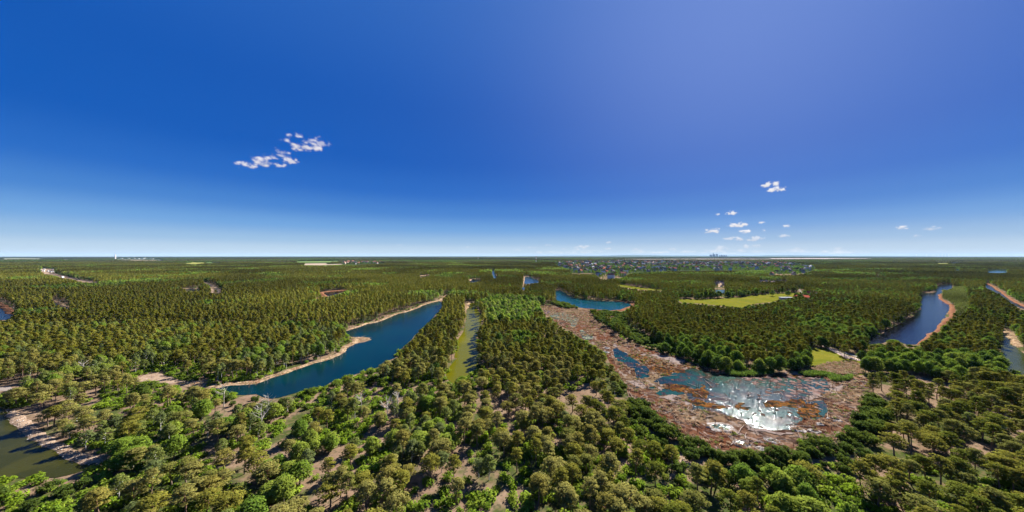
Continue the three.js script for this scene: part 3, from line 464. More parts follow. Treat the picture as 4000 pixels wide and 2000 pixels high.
function broadleaf(seed, H, R, base, lobes, leaves, size, bark = OAK_BARK, trunkR = 0.22, detail = 2) {
  const rng = mulberry(seed), L = new Leaves(), wood = [], bend = (rng() - 0.5) * 0.7;
  const at = (t) => [bend * t * t + Math.sin(t * 4 + seed) * 0.15, H * t, Math.cos(t * 3 + seed) * 0.15 - 0.15];
  wood.push(limb([0, 0.3, 0.6, 0.9].map(at), trunkR, 0.05, detail > 1 ? 7 : 4, bark[0], bark[1]));
  for (let k = 0; k < lobes; k++) {
    const t = Math.pow((k + 0.5) / lobes, 0.8), prof = Math.sqrt(Math.max(0.05, 1 - (2 * t - 0.85) ** 2)), a = k * 2.4 + rng() * 0.8, s = at(lerp(base, 0.94, t)), rr = R * prof * (0.45 + 0.35 * rng()), x = s[0] + Math.cos(a) * rr, z = s[2] + Math.sin(a) * rr, y = s[1] + rng() * 0.6, w = R * (0.32 + 0.2 * rng()), br = 0.85 + 0.3 * rng();
    L.clump(x, y, z, w, w * (0.75 + 0.2 * rng()), leaves, size, rng, [br, br, br], 0.25);
    if (detail > 1 && k % 3 === 0) wood.push(limb([[s[0], s[1] - 1.2, s[2]], [(s[0] + x) / 2, y - 0.9, (s[2] + z) / 2], [x, y, z]], 0.08, 0.025, 4, bark[1]));
  }
  return { crown: L.build(), trunk: mergeGeometries(wood), H, R };
}
function bush(seed, H, R, lobes, leaves, size) {
  const rng = mulberry(seed), L = new Leaves(), wood = [];
  for (let k = 0; k < lobes; k++) { const a = k * 2.4 + rng(), rr = R * 0.65 * Math.sqrt(rng()), w = R * (0.3 + 0.2 * rng()), y = H * (0.3 + 0.55 * rng() * (1 - rr / R * 0.5)), br = 0.82 + 0.36 * rng(); L.clump(Math.cos(a) * rr, y, Math.sin(a) * rr, w, w * (0.8 + 0.3 * rng()), leaves, size, rng, [br, br, br], 0.28); wood.push(limb([[0, 0, 0], [Math.cos(a) * rr * 0.6, y * 0.5, Math.sin(a) * rr * 0.6], [Math.cos(a) * rr, y, Math.sin(a) * rr]], 0.05, 0.02, 4, OAK_BARK[0])); }
  return { crown: L.build(), trunk: mergeGeometries(wood), H, R };
}
// kinds; near forms have leaf-sized faces, farther ones fewer and larger ones
const KIND = {
  pine: { near: [pine(1, 9.2, 2.6, 0.36, 24, 66, 0.225), pine(2, 10.2, 2.3, 0.38, 24, 66, 0.22), pine(3, 8.4, 2.9, 0.34, 26, 66, 0.235), pine(4, 11.2, 2.0, 0.42, 22, 66, 0.21), pine(5, 9.6, 2.4, 0.34, 22, 66, 0.225), pine(6, 7.6, 2.3, 0.28, 20, 66, 0.225)],
    mid: [pine(11, 11.6, 2.0, 0.34, 18, 17, 0.46, 1), pine(12, 12.6, 1.8, 0.36, 18, 17, 0.45, 1), pine(13, 11, 2.2, 0.32, 18, 17, 0.46, 1), pine(14, 13, 1.65, 0.38, 16, 17, 0.43, 1)],
    far: [pine(21, 11.8, 2.1, 0.3, 11, 7, 0.8, 1), pine(22, 12.6, 1.9, 0.3, 11, 7, 0.8, 1), pine(23, 10.8, 2.3, 0.28, 11, 7, 0.8, 1)] },
  birch: { near: [broadleaf(31, 9, 2.3, 0.35, 20, 44, 0.27, BIRCH_BARK, 0.13), broadleaf(32, 7.8, 2.4, 0.3, 20, 44, 0.27, BIRCH_BARK, 0.12), broadleaf(33, 9.6, 2.1, 0.38, 20, 42, 0.26, BIRCH_BARK, 0.13)], mid: [broadleaf(36, 9.6, 2.3, 0.3, 14, 16, 0.5, BIRCH_BARK, 0.13, 1)], far: [broadleaf(38, 11, 2.5, 0.25, 9, 7, 0.9, BIRCH_BARK, 0.13, 1)] },
  broad: { near: [broadleaf(41, 8, 3.7, 0.22, 30, 52, 0.36), broadleaf(42, 9.2, 3.5, 0.25, 30, 52, 0.36), broadleaf(43, 7, 3.1, 0.2, 26, 50, 0.34)], mid: [broadleaf(46, 9.6, 3.8, 0.2, 20, 18, 0.7, OAK_BARK, 0.2, 1), broadleaf(47, 10.4, 3.4, 0.2, 20, 18, 0.68, OAK_BARK, 0.2, 1)], far: [broadleaf(48, 11, 4.0, 0.15, 11, 8, 1.3, OAK_BARK, 0.2, 1)] },
  shrub: { near: [bush(51, 3.0, 2.0, 14, 46, 0.24), bush(52, 2.4, 1.8, 12, 46, 0.23), bush(53, 3.6, 2.1, 15, 46, 0.25)], mid: [bush(55, 3.2, 2.0, 9, 18, 0.45)], far: [bush(57, 3.2, 2.2, 6, 8, 0.8)] },
  under: { near: [bush(61, 1.1, 1.5, 8, 26, 0.24), bush(62, 0.8, 1.8, 8, 24, 0.26)] },
};
const TINT = {   // leaf colours, linear
  pine: [[0.165, 0.157, 0.026], [0.148, 0.15, 0.034], [0.182, 0.16, 0.036], [0.136, 0.142, 0.02], [0.106, 0.122, 0.018], [0.195, 0.18, 0.048], [0.13, 0.12, 0.016]],
  birch: [[0.135, 0.162, 0.039], [0.151, 0.178, 0.043], [0.119, 0.146, 0.049]], broad: [[0.11, 0.175, 0.024], [0.143, 0.207, 0.026], [0.078, 0.13, 0.021], [0.175, 0.22, 0.032]],
  shrub: [[0.072, 0.102, 0.017], [0.09, 0.12, 0.019], [0.06, 0.09, 0.017]], under: [[0.17, 0.25, 0.02], [0.2, 0.27, 0.03], [0.13, 0.2, 0.02]],
};
const TINT_WORD = { pine: ['olive', 'grey-green', 'tan-tinged', 'mid-green', 'dark green', 'pale olive', 'brownish green'], birch: ['fresh green', 'light green', 'blue-green'], broad: ['green', 'bright green', 'deep green', 'lime green'], shrub: ['dark green', 'mossy green', 'blackish green'] };
const crownMats = Object.fromEntries(Object.entries(TINT).map(([k, v]) => [k, v.map((c) => leafMat(c, k === 'pine' ? 0.4 : 0.45))]));
const whiteLeaf = { pine: leafMat([1, 1, 1], 0.4), soft: leafMat([1, 1, 1], 0.45) };

for (const [x, z, w] of [[-145, -96, 'the olive pond'], [-125, -93, 'the stump shore'], [-160, -118, 'the stony shore'], [-190, -150, 'the left forest road'], [-165, -146, 'the sandy track'], [-150, -135, 'the lake\'s sandy end'], [-118, -132, 'the near lake tip'], [-100, -150, 'the deep blue lake'], [-85, -190, 'the blue lake\'s right shore'], [-56, -152, 'the yellow pond tip'], [-40, -190, 'the yellow pond'], [-56, -108, 'the green hollow'], [-66, -115, 'the dead tree pair'], [-95, -100, 'the white bare tree'],
  [-70, -72, 'the bottom middle left'], [-20, -72, 'the bottom centre'], [30, -72, 'the bottom middle right'], [-105, -70, 'the bottom left edge'], [80, -70, 'the bottom right edge'], [112, -72, 'the lower right corner'], [46, -92, 'the sandy clearing'], [104, -95, 'the pale clearing'], [50, -125, 'the bog\'s left margin'], [40, -170, 'the bog\'s upper left side'], [75, -100, 'the bog\'s lower rim'], [120, -95, 'the shrub belt\'s right end'], [165, -120, 'the bog\'s right margin'], [190, -165, 'the railway'], [215, -170, 'the gravel path'], [250, -200, 'the navy lake end'], [270, -170, 'the green pond'], [210, -120, 'the right wood'], [0, -110, 'the pine strip'], [10, -150, 'the upper pine strip'], [-205, -200, 'the left wood'], [160, -80, 'the far right bottom']]) mark(x, z, w);
// ---------------------------------------------------------------- where trees may stand
const EYE = 60;                                            // flight height: trees keep back from near shores so that the water shows above their tops
const BOG = new Area(ragged(pairs(PLAN.bog), 4, 1.2, 3.3));
const clear = [...LAKES, ...OPEN.filter((a) => !['birchGlade', 'greenHollow', 'sandClear', 'sandClearB'].includes(a.key)), BOG, TOWN, VILLAGE, INDUSTRY];
const soft = OPEN.filter((a) => ['greenHollow', 'sandClear', 'sandClearB'].includes(a.key));
const belts = ['shrubLow', 'shrubMid', 'shrubRight', 'reedThicket'].map((k) => { const a = new Area(pairs(PLAN[k])); a.key = k; return a; });
for (const b of BANKS) b.box = new Area(b.pts);
const bankHit = (x, z, w) => { for (const b of BANKS) { const p = b.pts, m = b.width + w; if (x < b.box.x0 - m || x > b.box.x1 + m || z < b.box.z0 - m || z > b.box.z1 + m) continue; for (let i = 0; i < p.length - 1; i++) { const ax = p[i][0], az = p[i][1], dx = p[i + 1][0] - ax, dz = p[i + 1][1] - az; const r = b.width * 0.5 + w; if (x < Math.min(ax, ax + dx) - r || x > Math.max(ax, ax + dx) + r || z < Math.min(az, az + dz) - r || z > Math.max(az, az + dz) + r) continue; const t = clamp(((x - ax) * dx + (z - az) * dz) / (dx * dx + dz * dz)); if (Math.hypot(x - ax - dx * t, z - az - dz * t) < r) return true; } } return false; };
const lowLand = belts.filter((b) => b.key === 'shrubLow' || b.key === 'reedThicket').concat(soft.filter((a) => a.key !== 'greenHollow'));
function free(x, z, h, r = 1.2) {
  const far = EYE / Math.max(12, EYE - h);
  for (const a of clear) for (let s = 0; s <= 4; s++) { const k = 1 + (far - 1) * (a.look ?? 1) * s / 4; if (a.has(x * k, z * k)) return false; }
  if (h > 4.5) for (const a of lowLand) for (let s = 0; s <= 3; s++) { const k = 1 + (far - 1) * s / 3 * 0.85; if (a.has(x * k, z * k)) return false; }
  for (let s = 0; s <= 3; s++) { const k = 1 + (far - 1) * s / 3 * 0.8; if (bankHit(x * k, z * k, s ? 0 : r)) return false; }
  return true;
}
function kindAt(x, z, rng) {                                // which tree grows where
  const d = -z, n = fbm(x / 90 + 3, z / 90 + 8, 3), n2 = fbm(x / 35 + 60, z / 35, 2);
  if (x > 60 && x < 900 && d > 180 && d < 620 && x / d > 0.2) return n > 0.52 ? (rng() < 0.7 ? 'broad' : 'pine') : rng() < 0.16 ? 'broad' : 'pine';   // mixed wood right of the bog
  if (x > 200 && d < 230 && d > 150) return n2 > 0.42 ? 'broad' : 'pine';
  if (d < 260 && x < 0) return n2 > 0.6 ? (rng() < 0.5 ? 'birch' : rng() < 0.6 ? 'broad' : 'pine') : rng() < 0.12 ? 'birch' : 'pine';
  if (d < 260) return n2 > 0.64 ? 'broad' : rng() < 0.04 ? 'birch' : 'pine';
  return n > 0.6 ? (rng() < 0.6 ? 'broad' : 'birch') : rng() < 0.05 ? 'birch' : 'pine';
}

// ---------------------------------------------------------------- the forest
const HALF = 1.72;                                          // half width of the modelled land over its depth
const spotsOf = (d0, d1, step, rng, f) => { for (let z = -d0; z > -d1; z -= step) { const w = -z * HALF + (z > -300 ? 75 : 25); for (let x = -w; x < w; x += step) f(x + (rng() - 0.5) * step * 0.9, z + (rng() - 0.5) * step * 0.9); } };
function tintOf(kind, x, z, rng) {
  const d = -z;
  if (kind === 'pine') { const set = x / d > 0.2 && d > 170 ? [3, 4, 6, 4, 6, 3] : d < 170 && x < 30 ? [0, 1, 2, 5, 5, 5, 0] : d < 170 ? [0, 1, 3, 4, 0] : [0, 1, 3, 6, 4, 0, 6]; return set[Math.floor(rng() * set.length)]; }  // right-hand pines get darker tints: backlit shade put into their leaf colour
  if (kind === 'broad') { const set = x / d > 0.2 && d > 170 ? [0, 2, 1, 0] : d < 120 ? [1, 3, 3, 0, 1] : [0, 1, 1, 3, 2]; return set[Math.floor(rng() * set.length)]; }
  return Math.floor(rng() * TINT[kind].length);
}
const bins = new Map();                                     // kind/lod/variant -> [matrix, colour]
function plant(kind, lod, v, x, z, s, turn, tint, rng, sy = s) {
  const key = kind + '/' + lod + '/' + v; if (!bins.has(key)) bins.set(key, []);
  const k = (0.85 + 0.3 * rng()) * (lod === 'near' ? 1 : 0.72 + 0.6 * sstep(0.35, 0.65, fbm(x / 210 + 7, z / 260 + 2, 2))) * (kind === 'pine' && lod === 'far' ? 0.74 : 1), c = TINT[kind][tint];
  bins.get(key).push([new THREE.Matrix4().compose(new THREE.Vector3(x, 0, z), new THREE.Quaternion().setFromAxisAngle(new THREE.Vector3(0, 1, 0), turn), new THREE.Vector3(s, sy, s)), [c[0] * k, c[1] * k, c[2] * k]]);
}
for (let k = 0; k < 9; k++) { const q = PLAN.shrubLow, i = 2 * (2 + k * 2); mark(q[i], q[i + 1], ['the first bend of the shrub belt', 'the upper left bog margin', 'the left bog mud', 'the lower left bog corner', 'the oval white-rimmed pool', 'the middle of the shrub belt', 'the small white crater', 'the lower right bog corner', 'the right bog bend'][k]); }
const standing = [];                                        // near trees, the largest of which become things of their own
{
  const rng = mulberry(77);
  spotsOf(42, 262, 4.1, rng, (x, z) => {
    if (belts.some((b) => b.has(x, z))) return;
    const d = -z, kind = kindAt(x, z, rng), v = Math.floor(rng() * KIND[kind].near.length), T = KIND[kind].near[v], open = 1 - sstep(75, 190, d);   // open-grown, broad and low near the clearing; drawn up in the closed stand behind
    if (rng() < 0.42 * open) return;
    const s = lerp(0.76, kind === 'pine' ? 1.02 : 0.85, open) * (0.8 + 0.4 * rng()), sy = lerp(0.82, 0.62, open) * (0.85 + 0.3 * rng());
    const gap = fbm(x / 13 + 5, z / 13, 2); if (d < 170 && gap > (x > 0 ? 0.66 : 0.62)) return;
    if (soft.some((a) => a.has(x, z))) return;
    if (!free(x, z, T.H * sy)) return;
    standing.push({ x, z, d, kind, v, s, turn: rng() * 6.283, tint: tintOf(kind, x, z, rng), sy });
  });
  spotsOf(262, 900, 4.0, rng, (x, z) => {
    if (belts.some((b) => b.has(x, z))) return;
    let kind = kindAt(x, z, rng); if (kind === 'broad' && rng() < 0.4) return; const v = Math.floor(rng() * KIND[kind].mid.length), s = 0.66 + 0.3 * rng();
    if (!free(x, z, KIND[kind].mid[v].H * s)) return;
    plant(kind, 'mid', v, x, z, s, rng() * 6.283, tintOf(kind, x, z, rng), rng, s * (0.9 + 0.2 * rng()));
  });
  spotsOf(900, 2600, 5.5, rng, (x, z) => {
    let kind = kindAt(x, z, rng); const v = Math.floor(rng() * KIND[kind].far.length), s = 0.8 + 0.35 * rng();
    if (!free(x, z, KIND[kind].far[v].H * s, 3)) return;
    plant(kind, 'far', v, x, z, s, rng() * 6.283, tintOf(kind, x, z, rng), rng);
  });
}
console.log('forest spots', standing.length, [...bins.values()].reduce((a, b) => a + b.length, 0));
// the nearest trees stand as things of their own
standing.sort((a, b) => a.d - b.d);
const sizeWord = (t) => (t.sy < 0.66 ? 'small ' : t.sy > 0.84 ? 'large ' : '');
const NAME = { pine: 'pine_tree', birch: 'birch_tree', broad: 'broadleaf_tree' }, WORD = { pine: ['broad-crowned pine', 'pine', 'wide low pine', 'tall slender pine', 'rounded pine', 'short bushy pine'], birch: ['birch with white stem', 'bushy birch with white stem', 'tall birch with white stem'], broad: ['round broadleaf tree', 'tall broadleaf tree', 'small broadleaf tree'] };
const LIMIT = { pine: 300, birch: 110, broad: 110 }, count = { pine: 0, birch: 0, broad: 0 };
for (const t of standing) {
  const T = KIND[t.kind].near[t.v], inView = Math.abs(t.x) < t.d * 1.66 && t.d > 58;
  if (inView && count[t.kind]++ < LIMIT[t.kind]) {
    const g = new THREE.Group(); g.name = NAME[t.kind]; g.position.set(t.x, 0, t.z); g.rotation.y = t.turn; g.scale.set(t.s, t.sy, t.s);
    mesh('trunk', T.trunk, barkMat, g); mesh('crown', T.crown, crownMats[t.kind][t.tint], g);
    tag(g, `${sizeWord(t)}${TINT_WORD[t.kind][t.tint]} ${WORD[t.kind][t.v]} ${near(t.x, t.z)}`, 'tree', `${{ pine: 'pine trees', birch: 'birch trees', broad: 'broadleaf trees' }[t.kind]} of the near forest`);
  } else plant(t.kind, 'near', t.v, t.x, t.z, t.s, t.turn, t.tint, mulberry(Math.floor(t.x * 31 + t.z * 17)), t.sy);
}
// ---------------------------------------------------------------- shrub belts round the bog
{
  const rng = mulberry(5), shrubs = [];
  for (const b of belts.slice(0, 3)) {
    const step = b.key === 'shrubLow' ? 2.5 : 3;
    for (let z = b.z0; z < b.z1; z += step) for (let x = b.x0; x < b.x1; x += step) {
      const px = x + (rng() - 0.5) * step, pz = z + (rng() - 0.5) * step; if (!b.has(px, pz) || fbm(px / 7, pz / 7, 2) > 0.66) continue;
      const v = Math.floor(rng() * 3), s = 0.75 + 0.55 * rng();
      if (!free(px, pz, 1.2 * s, 0.2)) continue;
      shrubs.push({ x: px, z: pz, v, s, turn: rng() * 6.283, tint: Math.floor(rng() * 3), key: b.key });
    }
  }
  shrubs.sort((a, b) => b.z - a.z);
  shrubs.forEach((t, i) => {
    const T = KIND.shrub.near[t.v];
    if (i < 290 && t.key === 'shrubLow') {
      const g = new THREE.Group(); g.name = 'juniper_shrub'; g.position.set(t.x, 0, t.z); g.rotation.y = t.turn; g.scale.setScalar(t.s);
      mesh('stems', T.trunk, barkMat, g); mesh('foliage', T.crown, crownMats.shrub[t.tint], g);
      tag(g, `${t.s < 0.9 ? 'small ' : t.s > 1.15 ? 'big ' : ''}${TINT_WORD.shrub[t.tint]} ${['rounded', 'low spreading', 'upright'][t.v]} shrub ${near(t.x, t.z, 8)}`, 'shrub', 'shrubs of the belt round the bog');
    } else plant('shrub', -t.z > 180 ? 'mid' : 'near', -t.z > 180 ? 0 : t.v, t.x, t.z, t.s, t.turn, t.tint, rng);
  });
  const b = belts[3];                                        // pale reed and sapling thicket by the navy lake
  for (let z = b.z0; z < b.z1; z += 3.2) for (let x = b.x0; x < b.x1; x += 3.2) { const px = x + (rng() - 0.5) * 3, pz = z + (rng() - 0.5) * 3; if (b.has(px, pz) && free(px, pz, 3, 0.5)) plant('birch', 'mid', 0, px, pz, 0.36 + 0.18 * rng(), rng() * 6, rng() < 0.7 ? 1 : 0, rng); }
  spotsOf(70, 420, 4.2, rng, (x, z) => {                     // waist-high saplings where tall trees are kept back
    if (belts.some((q) => q.has(x, z)) || !free(x, z, 2.2, 0.8) || free(x, z, 8, 0.8) || rng() < 0.25) return;
    plant('shrub', -z > 180 ? 'mid' : 'near', -z > 180 ? 0 : Math.floor(rng() * 3), x, z, 0.55 + 0.5 * rng(), rng() * 6.283, Math.floor(rng() * 3), rng);
  });
  spotsOf(50, 240, 2.6, rng, (x, z) => {                     // low green undergrowth between the trunks
    const n = fbm(x / 26 + 11, z / 26 + 4, 3), hollow = soft[0] && soft.some((a) => a.key === 'greenHollow' && a.has(x, z)); if (!hollow && z < -85 && n < 0.5) return; if (z >= -85 && n < 0.4) return; if (!hollow && rng() < 0.3) return; if (belts.some((q) => q.has(x, z))) return;
    if (LAKES.some((a) => a.has(x, z)) || BOG.has(x, z) || OPEN.some((a) => a.key !== 'greenHollow' && a.has(x, z)) || bankHit(x, z, 0.8)) return;
    plant('under', 'near', rng() < 0.5 ? 0 : 1, x, z, 0.6 + 0.8 * rng(), rng() * 6.283, Math.floor(rng() * 3), rng);
  });
  // small garden and street trees between the houses
  spotsOf(800, 3600, 17, rng, (x, z) => { if ((TOWN.has(x, z) || VILLAGE.has(x, z)) && rng() < 0.95) plant('broad', 'far', 0, x, z, 0.55 + 0.45 * rng(), rng() * 6, rng() < 0.5 ? 2 : 0, rng); });
}
{
  const parents = {}, LABEL = { pine: ['pine_forest', 'mass of pine forest behind the nearest trees out to the far woods'], birch: ['birch_wood', 'scattered light green birches and saplings inside the forest'], broad: ['broadleaf_wood', 'brighter green broadleaf groves inside the pine forest'], shrub: ['shrub_thicket', 'green shrub thicket along the upper bog and the turquoise lake'], under: ['undergrowth', 'low bright green undergrowth between the trunks'] };
  for (const [key, list] of bins) {
    const [kind, lod, v] = key.split('/'), T = KIND[kind][lod][+v];
    if (!parents[kind]) { parents[kind] = new THREE.Group(); parents[kind].name = LABEL[kind][0]; tag(parents[kind], LABEL[kind][1], kind === 'under' ? 'undergrowth' : 'forest', null, 'stuff'); }
    for (const part of lod === 'far' || kind === 'under' ? ['crown'] : ['crown', 'trunk']) {
      const im = shade(new THREE.InstancedMesh(T[part], part === 'trunk' ? barkMat : kind === 'pine' ? whiteLeaf.pine : whiteLeaf.soft, list.length)); im.name = part === 'trunk' ? 'trunks' : 'crowns'; im.userData.kind = 'stuff';
      const c = new THREE.Color();
      list.forEach(([m, col], i) => { im.setMatrixAt(i, m); if (part === 'crown') im.setColorAt(i, c.setRGB(...col)); });
      parents[kind].add(im);
    }
  }
}
// ---------------------------------------------------------------- woods toward the horizon: patches of crowns
{
  const rng = mulberry(31), geos = [0, 1, 2].map((q) => {
    const r = mulberry(300 + q), L = new Leaves();
    for (let k = 0; k < 150; k++) { const x = (r() - 0.5) * 96, z = (r() - 0.5) * 96, h = 9 + 6 * r(), w = 3.4 + 2.2 * r(), br = 0.75 + 0.5 * r(); L.clump(x, h * 0.62, z, w, h * 0.42, 7, 3.4, r, [br, br, br], 0.2); }
    return L.build();
  });
  const lists = [[], [], []], holes = [...LAKES, ...OPEN, TOWN, VILLAGE, INDUSTRY].filter((a) => a.z0 < -2000);
  for (let d = 2600; d < 24000;) {
    const step = 82 * (d < 9000 ? 1 : 1 + (d - 9000) / 9000), w = d * HALF + 60;
    for (let x = -w; x < w; x += step) {
      const px = x + (rng() - 0.5) * step * 0.5, pz = -d + (rng() - 0.5) * step * 0.5;
      if (holes.some((a) => a.has(px, pz) || a.has(px * 1.2, pz * 1.2) || a.has(px * 1.08, pz * 1.08))) continue;
      const n = fbm(px / 900, pz / 900 + 5, 3), broad = n > 0.56, c = broad ? [0.041, 0.064, 0.011] : [0.048, 0.049, 0.016], k = (0.75 + 0.5 * rng()) * (0.6 + 0.9 * sstep(0.35, 0.65, fbm(px / 1500 + 3, pz / 2600, 3))), s = step / 82 * (0.95 + 0.2 * rng());
      lists[Math.floor(rng() * 3)].push([new THREE.Matrix4().compose(new THREE.Vector3(px, 0, pz), new THREE.Quaternion().setFromAxisAngle(new THREE.Vector3(0, 1, 0), rng() * 6.283), new THREE.Vector3(s, 0.9 + 0.3 * rng(), s)), [c[0] * k, c[1] * k, c[2] * k]]);
    }
    d += step;
  }
  const g = new THREE.Group(); g.name = 'far_forest'; tag(g, 'far-off dark woods spreading to the horizon', 'forest', null, 'stuff');
  lists.forEach((list, q) => { const im = shade(new THREE.InstancedMesh(geos[q], whiteLeaf.pine, list.length)), c = new THREE.Color(); im.name = 'crowns'; im.userData.kind = 'stuff'; list.forEach(([m, col], i) => { im.setMatrixAt(i, m); im.setColorAt(i, c.setRGB(...col)); }); g.add(im); });
  console.log('far patches', lists.map((l) => l.length));
}
// ---------------------------------------------------------------- the bog
{
  const rng = mulberry(9);
  const bogMarks = [[81, -101.5, 'the oval white-rimmed pool'], [93, -103.5, 'the round white crater'], [86, -97, 'the lowest white crater'], [77, -112, 'the long dark pool'], [92, -113, 'the sun glint'], [112, -110, 'the lower right pool rims'], [122, -120, 'the tilted logs'], [140, -140, 'the silt at the back right'], [160, -152, 'the corner pools'], [125, -150, 'the crowded cushions'], [105, -140, 'the middle of the teal water'], [88, -150, 'the open green water'], [75, -135, 'the left mud shallows'], [62, -130, 'the left margin pools'], [66, -108, 'the lower left mud'], [64, -160, 'the left rim pool'], [66, -185, 'the upper water arm'], [85, -180, 'the back mud bank'], [60, -215, 'the white salt patch'], [55, -250, 'the small plant mat'], [48, -300, 'the large plant mat'], [38, -340, 'the violet pool'], [80, -260, 'the brown reed field'], [140, -125, 'the right dry grass'], [130, -108, 'the lower right mud']];
  const bogNear = (x, z) => { const keep = MARKS.splice(0); bogMarks.forEach((m) => MARKS.push(m)); const w = near(x, z, 9); MARKS.length = 0; keep.forEach((m) => MARKS.push(m)); return w; };
  tag(mesh('bog_ground', sheet(BOG.p, 0.07), M.bog), 'brown and pink peat bog full of dead wood', 'bog', null, 'structure');
  const bogWaterMat = new THREE.MeshPhysicalMaterial({ roughness: 0.1, ior: 1.33, normalMap: ripple, specularIntensity: 0.85, normalScale: new THREE.Vector2(0.395, 0.395), map: tiled(1024, 120, (x, y) => { const a = fbm(x * 9 + 1, y * 9, 5, 9), b = fbm(x * 40, y * 40, 4, 40); let c = mix3([0.0004, 0.03, 0.02], [0.0004, 0.012, 0.013], sstep(0.4, 0.6, a)); c = mix3(c, [0.03, 0.013, 0.005], sstep(0.56, 0.66, b) * 0.85); return c; }) });
  const pieces = ['bogWaterNW', 'bogWater'].map((k, i) => { const pts = ragged(pairs(PLAN[k]), 2.2, 1.3, 3 + i * 7); tag(mesh('bog_water', sheet(pts, 0.12), bogWaterMat), i ? 'teal open water across the middle of the bog' : 'dark teal water arm at the upper end of the bog pool', 'pool', null, 'structure'); return new Area(pts); });
  const flatMat = mapMat(tiled(1024, 30, (x, y) => { const m = fbm(x * 12, y * 12, 4, 12), f = fbm(x * 50, y * 50, 4, 50); return mix3(mix3([0.05, 0.018, 0.01], [0.13, 0.055, 0.014], sstep(0.35, 0.65, m)), [0.003, 0.012, 0.011], sstep(0.5, 0.58, f) * 0.95); }), 0.85);
  for (let i = 0; PLAN['flat' + i]; i++) { if ([3, 11].includes(i)) continue; const pts = ragged(pairs(PLAN['flat' + i]), 0.6, 1.5, i * 5.3); tag(mesh('mud_shallow', sheet(pts, 0.15 + i * 0.004), flatMat), 'orange-brown mud shallow under thin water in the bog pool', 'mud', 'orange mud shallows of the bog', 'structure'); }
  for (let i = 0; PLAN['silt' + i]; i++) { const pts = ragged(pairs(PLAN['silt' + i]), 0.6, 1.0, i * 3.9 + 50); tag(mesh('silt_bank', sheet(pts, 0.21 + i * 0.004), M.silt), 'pale pink silt flat on the bog', 'silt', 'pale silt flats of the bog', 'structure'); }
  // lily-like grey-green floating mats at the upper end
  const lilyMat = mapMat(tiled(512, 24, (x, y) => { const m = fbm(x * 26, y * 26, 3, 26), f = fbm(x * 8, y * 8, 3, 8); return m > 0.52 ? mix3([0.12, 0.132, 0.096], [0.18, 0.18, 0.12], f) : [0.018, 0.027, 0.036]; }), 0.6);
  for (const k of ['lilyA', 'lilyB']) { const pts = ragged(pairs(PLAN[k]), 2.5, 1.5, 21); tag(mesh('floating_mat', sheet(pts, 0.14), lilyMat), k === 'lilyA' ? 'large grey-green floating plant mat at the upper end of the bog' : 'smaller grey-green floating plant mat in the upper bog', 'plant mat', null, 'structure'); }
  { const pts = ragged(pairs(PLAN.violetPool), 2, 1, 4); tag(mesh('violet_pool', sheet(pts, 0.18), water([0.05, 0.045, 0.11], 0.15)), 'small violet-blue pool at the top end of the bog', 'pool', null, 'structure'); }
  for (const [k, lab] of [['reedBelt', 'green reed belt under the dark wood at the back of the bog'], ['reedBeltB', 'bright green reed belt at the back right of the bog']]) {
    const a = new Area(pairs(PLAN[k])), blade = new Leaves(), r = mulberry(71);
    for (let q = 0; q < 9; q++) { const x = (r() - 0.5) * 0.8, z = (r() - 0.5) * 0.8, an = r() * 6.28; blade.leaf(x, 0.65, z, Math.cos(an), 0.15, Math.sin(an), 0.12, 0.75, r, [1, 1, 1], 0, -1, 0); }
    const geo = blade.build(), n = 900, im = shade(new THREE.InstancedMesh(geo, whiteLeaf.soft, n)), c = new THREE.Color(), q4 = new THREE.Quaternion();
    for (let i = 0; i < n; i++) { const [x, z] = a.some(rng), s = 0.8 + 0.7 * rng(), br = 0.7 + 0.6 * rng(); im.setMatrixAt(i, new THREE.Matrix4().compose(new THREE.Vector3(x, 0.1, z), q4.setFromAxisAngle(new THREE.Vector3(0, 1, 0), rng() * 6.28), new THREE.Vector3(s, s, s))); im.setColorAt(i, c.setRGB(0.12 * br, 0.19 * br, 0.03 * br)); }
    im.name = 'reeds'; tag(im, lab, 'reeds', null, 'stuff');
  }
  { // dry rust grass tufts over the meadow edge and the drier bog
    const a = new Area(pairs(PLAN.grassBrown)), t = new Leaves(), r = mulberry(72);
    for (let q = 0; q < 8; q++) { const an = r() * 6.28; t.leaf((r() - 0.5) * 0.7, 0.35, (r() - 0.5) * 0.7, Math.cos(an), 0.3, Math.sin(an), 0.1, 0.42, r, [1, 1, 1], 0, -1, 0); }
    const n = 5200, im = shade(new THREE.InstancedMesh(t.build(), whiteLeaf.soft, n)), c = new THREE.Color(), q4 = new THREE.Quaternion(); let i = 0;
    while (i < n) { const [x, z] = i < 1500 ? a.some(rng) : BOG.some(rng); if (i >= 1500 && (pieces.some((p) => p.has(x, z)) || fbm(x / 9, z / 9, 2) < 0.42)) continue; const s = 0.7 + 0.8 * rng(), br = 0.7 + 0.6 * rng(), g = rng(); im.setMatrixAt(i, new THREE.Matrix4().compose(new THREE.Vector3(x, 0.06, z), q4.setFromAxisAngle(new THREE.Vector3(0, 1, 0), rng() * 6.28), new THREE.Vector3(s, s, s))); im.setColorAt(i, c.setRGB(...(g < 0.55 ? [0.24 * br, 0.145 * br, 0.09 * br] : g < 0.85 ? [0.3 * br, 0.22 * br, 0.15 * br] : [0.11 * br, 0.13 * br, 0.03 * br]))); i++; }
    im.name = 'dry_grass'; tag(im, 'rust-brown dry grass and reed litter over the bog', 'grass', null, 'stuff');
  }
  // round pools with pale crusted rims
  const poolMats = [bogWaterMat, W.navy, W.blue], rimMat = mapMat(tiled(256, 8, (x, y) => { const m = fbm(x * 14, y * 14, 3, 14), f = fbm(x * 60, y * 60, 2, 60); return mix3([0.158, 0.125, 0.102], [0.335, 0.307, 0.288], sstep(0.35, 0.65, m * 0.6 + f * 0.4)); }));
